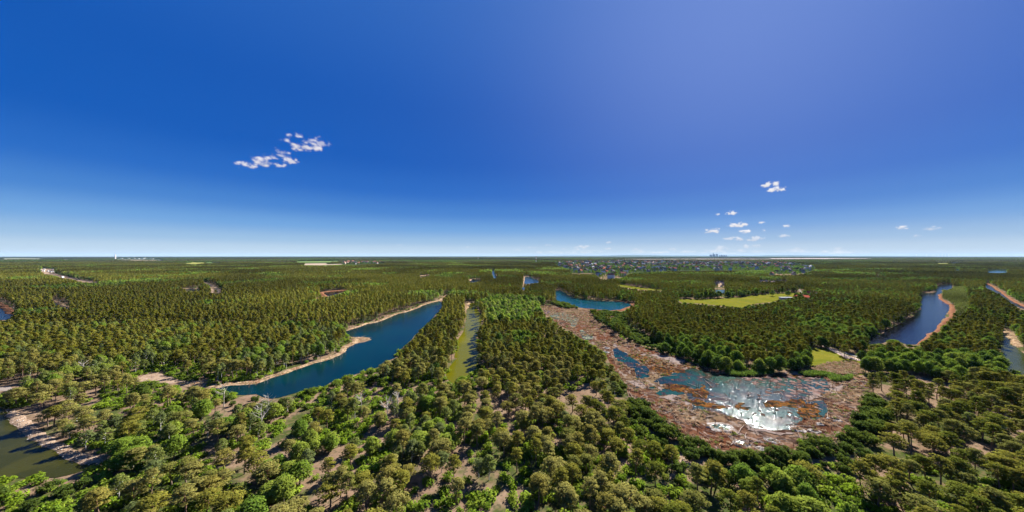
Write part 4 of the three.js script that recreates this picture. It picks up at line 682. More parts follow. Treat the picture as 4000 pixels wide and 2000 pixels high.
  PLAN._pools.forEach(([x, z, r], i) => {
    const g = new THREE.Group(); g.name = 'bog_pool'; g.position.set(x, 0.2 + i * 0.006, z);
    const ring = [], n = 40, e = 0.62;
    for (let k = 0; k <= n; k++) { const a = k / n * Math.PI * 2, w = r * (1 + (fbm(Math.cos(a) * 1.6 + i * 9, Math.sin(a) * 1.6, 3) - 0.5) * 0.5); ring.push([Math.cos(a) * w, Math.sin(a) * w * e]); }
    const disc = sheet(ring.slice(0, n), 0), width = (i < 4 ? 0.3 : 0.22) * r + 0.5;
    mesh('pool_water', disc, poolMats[i % 3], g);
    const pos = [], uv = [], idx = [];
    ring.forEach(([a, b], k) => { const L = Math.hypot(a, b), prof = [[-0.12, 0.015], [0.15, 0.16], [0.6, 0.12], [1, -0.1]]; for (const [t, h] of prof) { const w = 1 + t * width * (0.6 + 0.8 * vnoise(k * 0.7 + i * 5, t * 3)) / L; const kk = k === n ? 0 : k, w2 = 1 + t * width * (0.6 + 0.8 * vnoise(kk * 0.7 + i * 5, t * 3)) / L; pos.push(a * w2, h * (0.7 + 0.6 * vnoise(kk * 1.3, i)), b * w2); uv.push(a * w2, b * w2); } if (k) for (let q = 0; q < 3; q++) { const o = (k - 1) * 4 + q; idx.push(o, o + 1, o + 4, o + 1, o + 5, o + 4); } });
    const rg = new THREE.BufferGeometry(); rg.setAttribute('position', new THREE.Float32BufferAttribute(pos, 3)); rg.setAttribute('uv', new THREE.Float32BufferAttribute(uv, 2)); rg.setIndex(idx); rg.computeVertexNormals();
    mesh('rim', rg, i < 8 || i === 18 || i === 17 ? rimMat : M.bog, g);
    const W2 = ['large oval pool with white crusted rim at the lower edge of the bog', 'round white-rimmed crater at the lower right of the bog', 'small white crater at the very bottom of the bog', 'long dark pool with pale rim left of the sun glint'];
    tag(g, W2[i] ?? (i < 8 ? 'small crusted pool on the lower right side of the bog' : i < 13 ? 'small blue pool at the far right corner of the bog' : i < 17 ? 'dark round pool on the left margin of the bog' : 'small pool in the narrow upper part of the bog'), 'pool', W2[i] ? null : i < 8 ? 'crusted pools' : i < 13 ? 'corner pools' : i < 17 ? 'margin pools' : 'upper bog pools');
  });
  // floating peat mats: flat lumpy cushions in the open water
  const mats = [0, 1, 2, 3].map((s) => { const g = new THREE.SphereGeometry(1, 14, 6, 0, Math.PI * 2, 0, Math.PI * 0.5), p = g.attributes.position; for (let i = 0; i < p.count; i++) { const x = p.getX(i), y = p.getY(i), z = p.getZ(i), k = 0.65 + 0.7 * fbm(x * 1.6 + s * 9, z * 1.6 + 3, 3); p.setXYZ(i, x * k, y * (0.1 + 0.12 * vnoise(x * 4 + s, z * 4)), z * k); } g.computeVertexNormals(); return g; });
  const matMats = [std([0.143, 0.092, 0.08]), std([0.109, 0.063, 0.05]), std([0.176, 0.126, 0.109])], right = pieces[1];
  let made = 0;
  for (let k = 0; k < 2600 && made < 270; k++) {
    const [x, z] = pieces[rng() < 0.12 ? 0 : 1].some(rng), u = x / -z, dense = x > 112 && z < -137 ? 0.95 : x > 105 && z > -137 ? 0.3 : z > -128 ? 0.25 : 0.1; if (rng() > dense) continue;
    const s = (x > 112 && z < -135 ? 0.4 + 0.9 * rng() ** 1.5 : 0.25 + 0.5 * rng()), m = mesh('peat_mat', mats[Math.floor(rng() * 4)], matMats[Math.floor(rng() * 3)]);
    m.position.set(x, 0.12, z); m.rotation.y = rng() * 6.28; m.scale.set(s * (0.8 + 0.5 * rng()), 1, s); made++;
    const mi = matMats.indexOf(m.material);
    tag(m, `${s > 1.3 ? 'very broad' : s > 0.9 ? 'broad' : s > 0.55 ? 'small' : 'tiny'} ${['pinkish', 'brown', 'pale'][mi]} peat cushion ${bogNear(x, z)}`, 'peat cushion', 'peat cushions in the bog pool');
  }
  // fallen logs
  const logGeo = [0, 1, 2, 3, 4, 5].map((s) => { const r = mulberry(400 + s), L = 2.6 + 4 * r(), b = (r() - 0.5) * 0.6, main = limb([[-L / 2, 0.1, 0], [0, 0.14 + r() * 0.2, b], [L / 2, 0.1, b * 0.3]], 0.11, 0.05, 6), arms = []; for (let k = 0; k < 3; k++) { const t = r() * 0.7 - 0.2; arms.push(limb([[L * t, 0.15, b * 0.6], [L * t + 0.4, 0.3 + 0.4 * r(), b * 0.6 + (r() - 0.5) * 1.4]], 0.04, 0.015, 4)); } return mergeGeometries([main, ...arms]); });
  const logMats = [std([0.289, 0.226, 0.184]), std([0.236, 0.173, 0.137]), std([0.326, 0.262, 0.22]), std([0.173, 0.121, 0.095])];
  const edge = (x, z) => !pieces.some((p) => p.has(x, z));
  for (let k = 0; k < 250; k++) {
    let x, z, t = 0; do { [x, z] = BOG.some(rng); } while (t++ < 30 && !((z > -150 && edge(x, z)) || rng() < 0.16));
    const m = mesh('fallen_log', logGeo[Math.floor(rng() * 6)], logMats[Math.floor(rng() * 4)]); m.position.set(x, 0.2, z); m.rotation.set(0, (rng() < 0.55 ? 0.3 : 1) * (rng() - 0.5) * 3.1, (rng() - 0.5) * 0.05); m.scale.setScalar(0.75 + 0.6 * rng());
    const li = logMats.indexOf(m.material), ry = Math.abs(m.rotation.y), sl = m.scale.x;
    tag(m, `${sl < 0.9 ? 'short' : sl > 1.15 ? 'long' : 'mid-length'} ${['tan', 'brown', 'bleached', 'dark brown'][li]} log lying ${ry < 0.35 ? 'crosswise' : ry > 1.1 ? 'lengthwise' : m.rotation.y > 0 ? 'slanting right' : 'slanting left'} ${bogNear(x, z)}`, 'log', 'fallen logs of the bog');
  }
  // dead stubs still standing
  const stubGeo = [0, 1, 2, 3, 4, 5].map((s) => { const r = mulberry(500 + s), H = 1.2 + 1.8 * r(), lx = (r() - 0.5) * 0.5, parts = [limb([[0, 0, 0], [lx * 0.4, H * 0.55, 0.05], [lx, H, (r() - 0.5) * 0.3]], 0.12, 0.05, 6)]; for (let k = 0; k < 2 + s % 3; k++) { const y = H * (0.4 + 0.45 * r()), a = r() * 6.28; parts.push(limb([[lx * 0.5, y, 0.03], [lx * 0.5 + Math.cos(a) * 0.35, y + 0.25, Math.sin(a) * 0.35], [lx * 0.5 + Math.cos(a) * 0.45, y + 0.7 * r(), Math.sin(a) * 0.5]], 0.05, 0.02, 4)); } return mergeGeometries(parts); });
  const stubMats = [std([0.09, 0.055, 0.04]), std([0.14, 0.085, 0.06]), std([0.2, 0.13, 0.1])];
  for (let k = 0; k < 260; k++) {
    let x, z, t = 0; do { [x, z] = BOG.some(rng); } while (t++ < 20 && z < -190 && rng() < 0.8);
    const wet = !edge(x, z), m = mesh('dead_stub', stubGeo[Math.floor(rng() * 6)], stubMats[Math.floor(rng() * 3)]); m.position.set(x, 0, z); m.rotation.y = rng() * 6.28; m.scale.setScalar(0.5 + 0.45 * rng());
    const si = stubMats.indexOf(m.material), gi = stubGeo.indexOf(m.geometry), sz = m.scale.x;
    tag(m, `${sz < 0.62 ? 'short ' : sz > 0.82 ? 'tall ' : ''}${['blackish', 'dark brown', 'brown'][si]} ${['forked', 'three-armed', 'many-armed'][gi % 3]} dead stub ${wet ? 'in water' : 'on mud'} ${bogNear(x, z)}`, 'dead stub', 'dead stubs of the bog');
  }
  // bleached posts and drift logs off the deep blue lake's far shore
  const alongLake = (z) => (z < -330 ? 'at its far tip' : z < -270 ? 'along the far straight shore' : z < -225 ? 'in the cove behind the spit' : z < -190 ? 'by the spit point' : z < -165 ? 'just nearer than the spit' : z < -148 ? 'along the near orange shore' : 'at its sandy near end');
  const post = [0, 1, 2].map((s) => { const r = mulberry(600 + s); return limb([[0, -0.2, 0], [(r() - 0.5) * 0.3, 0.8, 0], [(r() - 0.5) * 0.7, 1.6 + 1.4 * r(), (r() - 0.5) * 0.4]], 0.09, 0.04, 5); }), shore = BANKS.filter((b) => b.key.startsWith('bankBlue')).flatMap((b) => b.pts), BL = LAKES.find((a) => a.key === 'blueLake');
  for (let k = 0, n = 0; k < 900 && n < 70; k++) { const q = shore[Math.floor(rng() * shore.length)], x = q[0] + (rng() - 0.2) * 9, z = q[1] + rng() * 12; if (!BL.has(x, z)) continue; n++; const m = mesh('bleached_stub', post[n % 3], n % 3 ? logMats[2] : stubMats[2]); m.position.set(x, 0.05, z); m.rotation.y = rng() * 6; m.scale.setScalar(0.8 + rng() * 0.5); tag(m, `${m.scale.x < 0.95 ? 'short' : m.scale.x > 1.15 ? 'tall' : 'slim'} ${n % 3 ? 'bleached' : 'brown'} stub ${['leaning', 'upright', 'crooked'][(n + 1) % 3]} in the blue lake ${alongLake(z)}`, 'dead stub', 'stubs in the deep blue lake'); }
  for (let k = 0; k < 60; k++) { const q = shore[Math.floor(rng() * shore.length)], m = mesh('drift_log', logGeo[k % 6], logMats[k % 3]); m.position.set(q[0] + (rng() - 0.5) * 4, 0.75, q[1] + (rng() - 0.5) * 3); m.rotation.y = rng() * 6; m.scale.setScalar(0.6 + 0.4 * rng()); tag(m, `${m.scale.x < 0.8 ? 'short' : 'long'} ${['tan', 'brown', 'bleached'][k % 3]} drift log on the lake bank ${alongLake(m.position.z)}`, 'log', 'driftwood on the deep blue lake bank'); }
  for (let k = 0; k < 46; k++) { const q = shore[Math.floor(rng() * shore.length)], v = k % 3, g = new THREE.Group(); g.name = 'bank_bush'; g.position.set(q[0] - 1.2 - 2.2 * rng(), 0.1, q[1] - 0.8 - 2 * rng()); if (BL.has(g.position.x, g.position.z)) continue; g.scale.setScalar(0.4 + 0.35 * rng()); g.rotation.y = rng() * 6; mesh('stems', KIND.shrub.near[v].trunk, barkMat, g); mesh('foliage', KIND.shrub.near[v].crown, crownMats.broad[k % 4], g); tag(g, `${g.scale.x > 0.58 ? 'bigger' : 'small'} ${TINT_WORD.broad[k % 4]} ${['rounded', 'spreading', 'upright'][v]} bush on the lake bank ${alongLake(g.position.z)}`, 'bush', 'bushes on the bank of the deep blue lake'); }
  // stones on the olive pond's shore
  const stone = [0, 1, 2].map((s) => { const g = new THREE.IcosahedronGeometry(0.5, 1), p = g.attributes.position; for (let i = 0; i < p.count; i++) { const x = p.getX(i), y = p.getY(i), z = p.getZ(i), k = 0.7 + 0.6 * vnoise(x * 3 + s * 7 + 20, z * 3 + y * 2 + 20); p.setXYZ(i, x * k, y * k * 0.7, z * k); } g.computeVertexNormals(); return g; }), olive = BANKS.find((b) => b.key === 'bankOlive').pts, stoneMats = [std([0.3, 0.252, 0.216]), std([0.24, 0.192, 0.162]), std([0.36, 0.318, 0.288])];
  const rubble = new THREE.Group(); rubble.name = 'shore_stones';
  stone.forEach((g, s) => { const im = shade(new THREE.InstancedMesh(g, stoneMats[s], 150)); im.name = 'stones'; im.userData.kind = 'stuff'; for (let k = 0; k < 150; k++) { const q = olive[Math.floor(rng() * olive.length)], c = 0.1 + 0.3 * rng() ** 2; im.setMatrixAt(k, new THREE.Matrix4().compose(new THREE.Vector3(q[0] + (rng() - 0.62) * 3, 0.2 + 0.4 * rng(), q[1] + (rng() - 0.45) * 2.6), new THREE.Quaternion().setFromAxisAngle(new THREE.Vector3(0, 1, 0), rng() * 6), new THREE.Vector3(c, c, c))); } rubble.add(im); });
  tag(rubble, 'pale stone rubble strewn along the shore of the olive pond', 'stones', null, 'stuff');
}
// ---------------------------------------------------------------- bare dead trees
{
  const bone = std([0.42, 0.378, 0.329]);
  pairs(PLAN._spots.deadTrees).forEach(([x, z], i) => {
    const r = mulberry(700 + i), H = 8 + 3 * r(), trunk = limb([[0, 0, 0], [0.15, H * 0.4, 0.1], [(r() - 0.5) * 0.8, H * 0.8, 0], [(r() - 0.5), H, 0.2]], 0.17, 0.04, 6), br = [];
    for (let k = 0; k < 17; k++) { const t = 0.35 + 0.6 * r(), a = r() * 6.28, l = (1.1 - t) * 4.2 + 0.6, y = H * t, p1 = [Math.cos(a) * l * 0.5, y + l * 0.3, Math.sin(a) * l * 0.5], p2 = [Math.cos(a + 0.2) * l, y + l * 0.75, Math.sin(a + 0.2) * l]; br.push(limb([[0.1, y, 0.05], p1, p2], 0.065, 0.02, 4)); for (let q = 0; q < 2; q++) { const b = a + (r() - 0.5) * 1.6; br.push(limb([p1, [p1[0] + Math.cos(b) * 0.9, p1[1] + 0.6 + 0.5 * r(), p1[2] + Math.sin(b) * 0.9]], 0.035, 0.012, 4)); } }
    const g = new THREE.Group(); g.name = 'dead_tree'; g.position.set(x, 0, z); mesh('trunk', trunk, bone, g); mesh('branches', mergeGeometries(br), bone, g);
    tag(g, ['bare bleached dead tree, left one of a pair below the lakes', 'bare bleached dead tree, right one of a pair below the lakes', 'bare white tree by the left end of the deep blue lake', 'bare pale tree on the near side of the deep blue lake', 'bare dead tree above the pair of dead trees', 'bare white dead tree near the sand track', 'bare dead tree in the left forest above the olive pond'][i], 'dead tree');
  });
}
// ---------------------------------------------------------------- buildings
function gable(w, d, h, rise) { const s = new THREE.Shape([new THREE.Vector2(-w / 2 - 0.4, 0), new THREE.Vector2(w / 2 + 0.4, 0), new THREE.Vector2(0, rise)]); const g = new THREE.ExtrudeGeometry(s, { depth: d + 0.8, bevelEnabled: false }); g.translate(0, h, -d / 2 - 0.4); return g; }
const wallMats = [std([0.55, 0.53, 0.5]), std([0.66, 0.64, 0.62]), std([0.46, 0.4, 0.33]), std([0.38, 0.35, 0.33]), std([0.5, 0.42, 0.35])], roofMats = [std([0.2, 0.07, 0.05]), std([0.26, 0.12, 0.085]), std([0.07, 0.065, 0.07]), std([0.15, 0.125, 0.13]), std([0.32, 0.31, 0.33])];
const wallWord = ['white', 'bright white', 'cream', 'grey', 'beige'], roofWord = ['red', 'orange-red', 'dark', 'grey-brown', 'grey'];
const wallGeo = [[9, 11, 6], [8, 9, 5], [11, 14, 8]].map(([w, d, h]) => new THREE.BoxGeometry(w, h, d).translate(0, h / 2, 0)), roofGeo = [[9, 11, 6, 4.5], [8, 9, 5, 4], [11, 14, 8, 4]].map((a) => gable(...a));
function house(x, z, size, wi, ri, turn, s, label, group) {
  const g = new THREE.Group(); g.name = 'house'; g.position.set(x, 0, z); g.rotation.y = turn; g.scale.setScalar(s); mesh('walls', wallGeo[size], wallMats[wi], g); mesh('roof', roofGeo[size], roofMats[ri], g); return tag(g, label, 'house', group);
}
{
  const rng = mulberry(44), at = [];
  let n = 0;
  for (let k = 0; k < 9000 && n < 290; k++) {
    const d = 820 + 2700 * rng() ** 1.3, x = (0.1 + 1.1 * rng()) * d, z = -d; if (!TOWN.has(x, z) || at.some((q) => Math.abs(q[0] - x) < 16 && Math.abs(q[1] - z) < 26)) continue; at.push([x, z]); n++;
    const wi = Math.floor(rng() * 5), ri = Math.floor(rng() * 5), u = x / d, wh = `in the town's ${d < 1150 ? 'near edge' : d < 1500 ? 'front rows' : d < 1900 ? 'middle rows' : d < 2500 ? 'back rows' : 'last rows'}, ${u < 0.28 ? 'left end' : u < 0.42 ? 'left half' : u < 0.56 ? 'centre' : u < 0.72 ? 'right half' : u < 0.9 ? 'near right end' : 'right end'}`, sz = Math.floor(rng() * 3);
    house(x, z, sz, wi, ri, rng() * 3.14, d > 1900 ? 1.35 : 1.15, `${['mid-size', 'small', 'big'][sz]} ${wallWord[wi]} house with ${roofWord[ri]} roof ${wh}`, 'houses of the town');
  }
  { // the rest of the town, too many and too far to tell apart
    const list = [[], [], []], m4 = new THREE.Matrix4(), q4 = new THREE.Quaternion();
    for (let k = 0; k < 9000; k++) { const d = 1100 + 2500 * rng(), x = (0.1 + 1.1 * rng()) * d, z = -d; if (list[0].length + list[1].length + list[2].length > 560) break; if (!TOWN.has(x, z) || at.some((q) => Math.abs(q[0] - x) < 14 && Math.abs(q[1] - z) < 20)) continue; at.push([x, z]); const s = d > 1900 ? 1.35 : 1.1; list[k % 3].push([m4.clone().compose(new THREE.Vector3(x, 0, z), q4.clone().setFromAxisAngle(new THREE.Vector3(0, 1, 0), rng() * 3.14), new THREE.Vector3(s, s, s)), rng()]); }
    const g = new THREE.Group(); g.name = 'town_houses'; const c = new THREE.Color(), white = std([1, 1, 1]);
    list.forEach((l, q) => { for (const [geo, name, pal] of [[wallGeo[q], 'walls', wallMats], [roofGeo[q], 'roofs', roofMats]]) { const im = shade(new THREE.InstancedMesh(geo, white, l.length)); im.name = name; im.userData.kind = 'stuff'; l.forEach(([m, r], i) => { im.setMatrixAt(i, m); im.setColorAt(i, c.copy(pal[Math.floor(r * (name === 'roofs' ? 137 : 41)) % 5].color)); }); g.add(im); } });
    tag(g, 'crowd of small pale and red-roofed houses filling the far town', 'town', null, 'stuff');
  }
  for (let k = 0, m = 0; k < 2000 && m < 34; k++) { const [x, z] = VILLAGE.some(rng); m++; const wi = Math.floor(rng() * 5), ri = Math.floor(rng() * 3); house(x, z, m % 3, wi, ri, rng() * 3, 1.5, `tiny ${wallWord[wi]} house with ${roofWord[ri]} roof in the far village`, 'houses of the far village'); }
  const hallGeo = new THREE.BoxGeometry(1, 1, 1).translate(0, 0.5, 0), hallRoof = new THREE.CylinderGeometry(0.5, 0.5, 1, 12, 1, false, -Math.PI / 2, Math.PI).rotateX(Math.PI / 2).scale(1, 0.3, 1);
  const hall = (x, z, w, h, d, label, group) => { const g = new THREE.Group(); g.name = 'factory_hall'; g.position.set(x, 0, z); const a = mesh('walls', hallGeo, wallMats[1], g); a.scale.set(w, h, d); const b = mesh('roof', hallRoof, wallMats[0], g); b.position.y = h; b.scale.set(w * 1.02, h * 0.5, d * 1.02); tag(g, label, 'hall', group); };
  for (let k = 0; k < 9; k++) { const [x, z] = INDUSTRY.some(rng); hall(x, z, 25 + 40 * rng(), 5 + 4 * rng(), 25, 'long white factory hall under the left horizon', 'white halls under the left horizon'); }
  for (let k = 0; k < 8; k++) { const d = 2300 + 700 * rng(), x = (0.3 + 0.45 * rng()) * d; if (TOWN.has(x, -d)) hall(x, -d, 50 + 60 * rng(), 10, 24, 'long white hall at the back of the town', 'white halls in the town'); }
  for (const k of ['allotment', 'caravans']) { const a = OPEN.find((q) => q.key === k); for (let q = 0; q < 16; q++) { const [x, z] = a.some(rng); const wi = Math.floor(rng() * 2); house(x, z, 1, wi, 3, rng() * 3, 0.42, k === 'allotment' ? 'small white garden hut behind the meadow pool' : 'small white camping hut above the meadow', k === 'allotment' ? 'garden huts' : 'camping huts'); } }
  // quarry huts
  const Q = OPEN.find((a) => a.key === 'quarry'); for (let q = 0; q < 12; q++) { const [x, z] = Q.some(rng); house(x, z, 1, q % 2, 4, rng() * 3, 0.5, 'small white works hut in the sand quarry', 'works huts in the quarry'); }
}
{ // the farm by the meadow
  const [fx, fz] = PLAN._spots.farmhouse, redTile = std([0.5, 0.13, 0.075], 0.85), deepRed = std([0.34, 0.06, 0.05], 0.85), wall = std([0.6, 0.5, 0.42]);
  function farm(name, label, x, z, w, d, h, rise, turn, roof) {
    const g = new THREE.Group(); g.name = name; g.position.set(x, 0, z); g.rotation.y = turn;
    mesh('walls', new THREE.BoxGeometry(w, h, d).translate(0, h / 2, 0), wall, g); mesh('roof', gable(w, d, h + 0.01, rise), roof, g);
    const dark = std([0.05, 0.06, 0.08], 0.3);
    for (let k = -1; k <= 1; k++) { const q = mesh('window', new THREE.BoxGeometry(0.08, 1.3, 1.1), dark, g); q.position.set(w / 2 + 0.03, h * 0.55, k * d * 0.28); mesh('sill', new THREE.BoxGeometry(0.25, 0.1, 1.4), wall, q).position.set(0.06, -0.72, 0); mesh('frame', new THREE.BoxGeometry(0.12, 1.3, 0.08), wall, q).position.set(0.01, 0, 0); }
    const dr = mesh('door', new THREE.BoxGeometry(1.2, 2.2, 0.08), std([0.2, 0.12, 0.07]), g); dr.position.set(0, 1.1, d / 2 + 0.03);
    const ch = mesh('chimney', new THREE.BoxGeometry(0.8, 2, 0.8), wall, g.children[1]); ch.position.set(w * 0.15, h + rise, d * 0.15);
    tag(g, label, 'farmhouse');
  }
  farm('farmhouse', 'long farmhouse with orange-red tiled roof beside the meadow', fx, fz, 9, 16, 3.2, 2.6, Math.PI / 2 - 0.1, redTile);
  const [bx, bz] = PLAN._spots.farmhouseB; farm('barn', 'steep dark red roofed barn behind the orange-red farmhouse', bx + 1, fz - 14, 9, 11, 4.5, 5, 0.25, deepRed);
  const [sx, sz] = PLAN._spots.shed; { const g = new THREE.Group(); g.name = 'long_shed'; g.position.set(sx, 0, sz); mesh('walls', new THREE.BoxGeometry(16, 2.4, 4).translate(0, 1.2, 0), wall, g); mesh('roof', new THREE.BoxGeometry(17, 0.25, 5).translate(0, 2.6, 0), std([0.4, 0.41, 0.43]), g); tag(g, 'long low shed with white roof left of the farmhouse', 'shed'); }
  const [vx, vz] = PLAN._spots.violetHouse; house(vx, vz, 1, 3, 4, 0.4, 0.95, 'grey-roofed house right of the red farm');
  const [ux, uz] = PLAN._spots.blueHut; house(ux, uz, 1, 1, 4, 0.7, 0.7, 'little blue-white hut in the trees above the meadow');
  const [wx, wz] = PLAN._spots.whiteHut; house(wx, wz, 1, 1, 3, 1.2, 0.5, 'little white hut at the back edge of the meadow');
  const rng = mulberry(3);
  for (let k = 0; k < 9; k++) { const g = new THREE.Group(); g.name = 'farm_tree'; g.position.set(fx - 16 + 44 * rng() + (k > 3 ? 12 : 0), 0, fz - 10 - 32 * rng()); mesh('trunk', KIND.broad.near[k % 3].trunk, barkMat, g); mesh('crown', KIND.broad.near[k % 3].crown, crownMats.broad[k % 3], g); g.scale.setScalar(0.8 + 0.3 * rng()); tag(g, 'leafy garden tree around the red farm', 'tree', 'garden trees round the farm'); }
}
{ // railway
  const pts = pairs(PLAN._lines.railway), g = new THREE.Group(); g.name = 'railway_track'; const wood = std([0.42, 0.36, 0.32]), steel = std([0.3, 0.2, 0.16], 0.5, { metalness: 0.5 });
  const fine = []; for (let i = 0; i < pts.length - 1; i++) for (let k = 0; k < 12; k++) fine.push([lerp(pts[i][0], pts[i + 1][0], k / 12), lerp(pts[i][1], pts[i + 1][1], k / 12)]); fine.push(pts[pts.length - 1]);
  mesh('ballast', ribbon(fine, 3.4, [[-0.5, 0.08], [-0.35, 0.28], [0.35, 0.28], [0.5, 0.08]]), std([0.36, 0.27, 0.23]), g);
  const sleeper = new THREE.BoxGeometry(2.3, 0.18, 0.28); let acc = 0;
  const rails = [[], []];
  for (let i = 0; i < fine.length - 1; i++) { const a = fine[i], b = fine[i + 1], L = Math.hypot(b[0] - a[0], b[1] - a[1]), ang = Math.atan2(b[0] - a[0], b[1] - a[1]), nx = Math.cos(ang), nz = -Math.sin(ang); for (const s of [0, 1]) rails[s].push([a[0] + nx * (s - 0.5) * 1.44, 0.47, a[1] + nz * (s - 0.5) * 1.44]); for (; acc < L; acc += 0.95) { const m = mesh('sleeper', sleeper, wood, g); m.position.set(lerp(a[0], b[0], acc / L), 0.34, lerp(a[1], b[1], acc / L)); m.rotation.y = ang; } acc -= L; }
  for (const r of rails) mesh('rail', limb(r, 0.08, 0.08, 4), steel, g);
  tag(g, 'narrow railway track with pale sleepers across the bog meadow', 'railway');
}
{ // car on the sand road
  const [x, z] = PLAN._spots.car, g = new THREE.Group(); g.name = 'car'; g.position.set(x, 0.12, z); g.rotation.y = 0.3; const paint = std([0.05, 0.06, 0.08], 0.3), glass = std([0.02, 0.03, 0.04], 0.1), tyre = std([0.02, 0.02, 0.02]);
  const s = new THREE.Shape([[-2.2, 0.35], [2.2, 0.35], [2.25, 0.8], [1.2, 0.95], [-1.9, 1], [-2.25, 0.85]].map((p) => new THREE.Vector2(...p))), c = new THREE.Shape([[-1.7, 0.98], [0.9, 0.98], [0.3, 1.5], [-1.3, 1.5]].map((p) => new THREE.Vector2(...p))), ext = (q, w) => new THREE.ExtrudeGeometry(q, { depth: w, bevelEnabled: true, bevelSize: 0.06, bevelThickness: 0.06, bevelSegments: 2 }).translate(0, 0, -w / 2).rotateY(Math.PI / 2);
  mesh('body', ext(s, 1.7), paint, g); mesh('cabin', ext(c, 1.45), glass, g); const wheel = new THREE.CylinderGeometry(0.33, 0.33, 0.22, 14).rotateZ(Math.PI / 2);
  for (const a of [-1, 1]) for (const b of [-1.35, 1.35]) { const w = mesh('wheel', wheel, tyre, g); w.position.set(a * 0.85, 0.33, b); mesh('rim', new THREE.CylinderGeometry(0.2, 0.2, 0.24, 10).rotateZ(Math.PI / 2), std([0.5, 0.5, 0.52], 0.3), w); }
  tag(g, 'dark car on the curved sand road in the left forest', 'car');
}
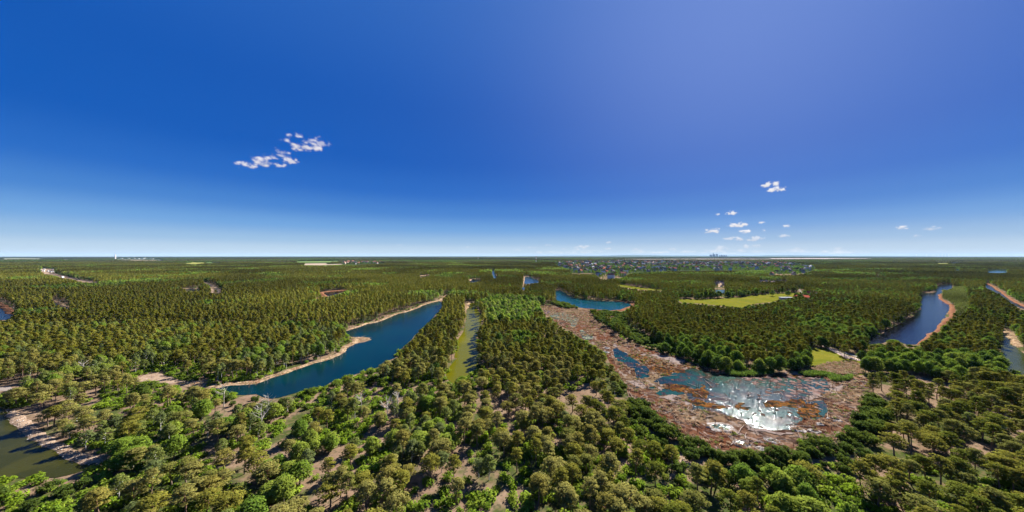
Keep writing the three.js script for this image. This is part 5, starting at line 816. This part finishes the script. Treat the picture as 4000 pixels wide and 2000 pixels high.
{ // masts, chimney, power station, wind turbines
  const rng = mulberry(12), white = std([0.7, 0.7, 0.7]), red = std([0.5, 0.08, 0.06]), concrete = std([0.3, 0.33, 0.38]), dark = std([0.16, 0.18, 0.22]);
  const mast = (x, z, h, r, label) => { const g = new THREE.Group(); g.name = 'radio_mast'; g.position.set(x, 0, z); for (let k = 0; k < 5; k++) { const m = mesh('mast_section', new THREE.CylinderGeometry(r * (1 - 0.12 * (k + 1)), r * (1 - 0.12 * k), h / 5 - 0.05, 8), k % 2 ? white : red, g); m.position.y = h / 5 * (k + 0.5); } const t = mesh('tip', new THREE.CylinderGeometry(0.2, 0.4, h * 0.12, 6), white, g); t.position.y = h * 1.06; tag(g, label, 'mast'); };
  const S = PLAN._spots; mast(S.mast[0], S.mast[1], 60, 3, 'red and white radio mast at the left end of the town'); mast(S.mastB[0], S.mastB[1], 75, 2.6, 'thin pale mast in the far forest left of the centre');
  { const g = new THREE.Group(); g.name = 'factory_chimney'; g.position.set(S.chimney[0], 0, S.chimney[1]); mesh('shaft', new THREE.CylinderGeometry(5, 8, 88, 14).translate(0, 44, 0), wallMats[1], g); mesh('cap', new THREE.CylinderGeometry(5.6, 5.6, 4, 14).translate(0, 88.5, 0), wallMats[3], g); tag(g, 'tall white factory chimney under the left horizon', 'chimney'); }
  const D = 19000, X = (px) => (px - 1288) / 795.3 * D;
  const block = (px, w, h, stack, label) => { const g = new THREE.Group(); g.name = 'power_station_block'; g.position.set(X(px), 0, -D); mesh('boiler_house', new THREE.BoxGeometry(w, h, w * 0.8).translate(0, h / 2, 0), concrete, g); mesh('roof_deck', new THREE.BoxGeometry(w * 0.7, 14, w * 0.6).translate(0, h + 7, 0), dark, g); if (stack) mesh('stack', new THREE.CylinderGeometry(12, 16, 110, 12).translate(-w * 0.2, h + 60, 0), dark, g); tag(g, label, 'power station'); };
  block(1788, 95, 130, false, 'left block of the blue-grey power station on the horizon'); block(1795.5, 120, 150, true, 'tallest block with stack of the power station on the horizon'); block(1803.5, 80, 165, false, 'slender right block of the power station on the horizon');
  const tower = new THREE.LatheGeometry([[44, 0], [38, 30], [31, 65], [27, 90], [28, 108], [30, 118]].map((p) => new THREE.Vector2(...p)), 24);
  [1815, 1818, 1821.5, 1824, 1827, 1830].forEach((px, k) => { const g = new THREE.Group(); g.name = 'cooling_tower'; g.position.set(X(px), 0, -D - (k % 2) * 260); mesh('shell', tower, concrete, g); mesh('rim', new THREE.TorusGeometry(30, 1.5, 6, 24).rotateX(Math.PI / 2).translate(0, 118, 0), dark, g); tag(g, 'cooling tower in the row right of the power station blocks', 'cooling tower', 'cooling towers on the horizon'); });
  const towerG = new THREE.CylinderGeometry(2.4, 4, 130, 8).translate(0, 65, 0), blade = new THREE.ConeGeometry(3, 62, 5).translate(0, 31, 0).scale(1, 1, 0.4);
  for (let k = 0; k < 9; k++) { const d = 15000, px = 2394 + k * 5.2 + rng() * 4 + (k > 1 ? 8 : 0), g = new THREE.Group(); g.name = 'wind_turbine'; g.position.set((px - 1288) / 795.3 * d, 0, -d - rng() * 1500); mesh('tower', towerG, white, g); for (let b = 0; b < 3; b++) { const m = mesh('blade', blade, white, g); m.position.set(0, 130, 5); m.rotation.z = b * 2.094 + k; } tag(g, 'white wind turbine on the right horizon', 'wind turbine', 'wind turbines on the right horizon'); }
  // low blue hills behind the town
  const pos = [], idx = []; const N = 160; for (let i = 0; i <= N; i++) { const px = 1300 + 1000 * i / N, d = 42000, x = (px - 1288) / 795.3 * d, h = 60 + 160 * sstep(0, 0.2, i / N) * sstep(1, 0.7, i / N) * fbm(i / 16, 4, 3); pos.push(x, 0, -d + 2500, x, h, -d, x, 0, -d - 2500); if (i) { const a = (i - 1) * 3; idx.push(a, a + 3, a + 1, a + 1, a + 3, a + 4, a + 1, a + 4, a + 2, a + 2, a + 4, a + 5); } }
  const hg = new THREE.BufferGeometry(); hg.setAttribute('position', new THREE.Float32BufferAttribute(pos, 3)); hg.setIndex(idx); hg.computeVertexNormals(); tag(mesh('hills', hg, std([0.05, 0.07, 0.05])), 'low wooded hill range on the horizon behind the power station', 'hills', null, 'structure');
}
scene.fog = new THREE.FogExp2(new THREE.Color().setRGB(0.45, 0.7, 1), 0.000011);          // clear summer air: far woods turn blue
// things that nothing else tells apart: say their place among their like, from left to right
{
  const ORD = ['leftmost', 'second', 'third', 'fourth', 'fifth', 'sixth', 'seventh', 'eighth', 'ninth', 'tenth', 'eleventh', 'twelfth', 'thirteenth', 'fourteenth', 'fifteenth', 'sixteenth', 'seventeenth', 'eighteenth'], same = new Map();
  for (const o of scene.children) if (o.userData.category && o.userData.kind !== 'structure' && o.userData.kind !== 'stuff') { const k = o.userData.label; same.set(k, [...(same.get(k) ?? []), o]); }
  for (const [k, list] of same) {
    if (list.length < 2 || list.length > ORD.length) continue;
    list.sort((a, b) => a.position.x / -a.position.z - b.position.x / -b.position.z);
    list.forEach((o, i) => { const w = list.length === 2 ? ['left one', 'right one'][i] : i === 0 ? ORD[0] : i === list.length - 1 ? 'rightmost' : ORD[i] + ' from left'; const t = `${k}, ${w}`; if (t.split(' ').length <= 16) o.userData.label = t; });
  }
}
console.log('done');
renderer.render(scene, camera);
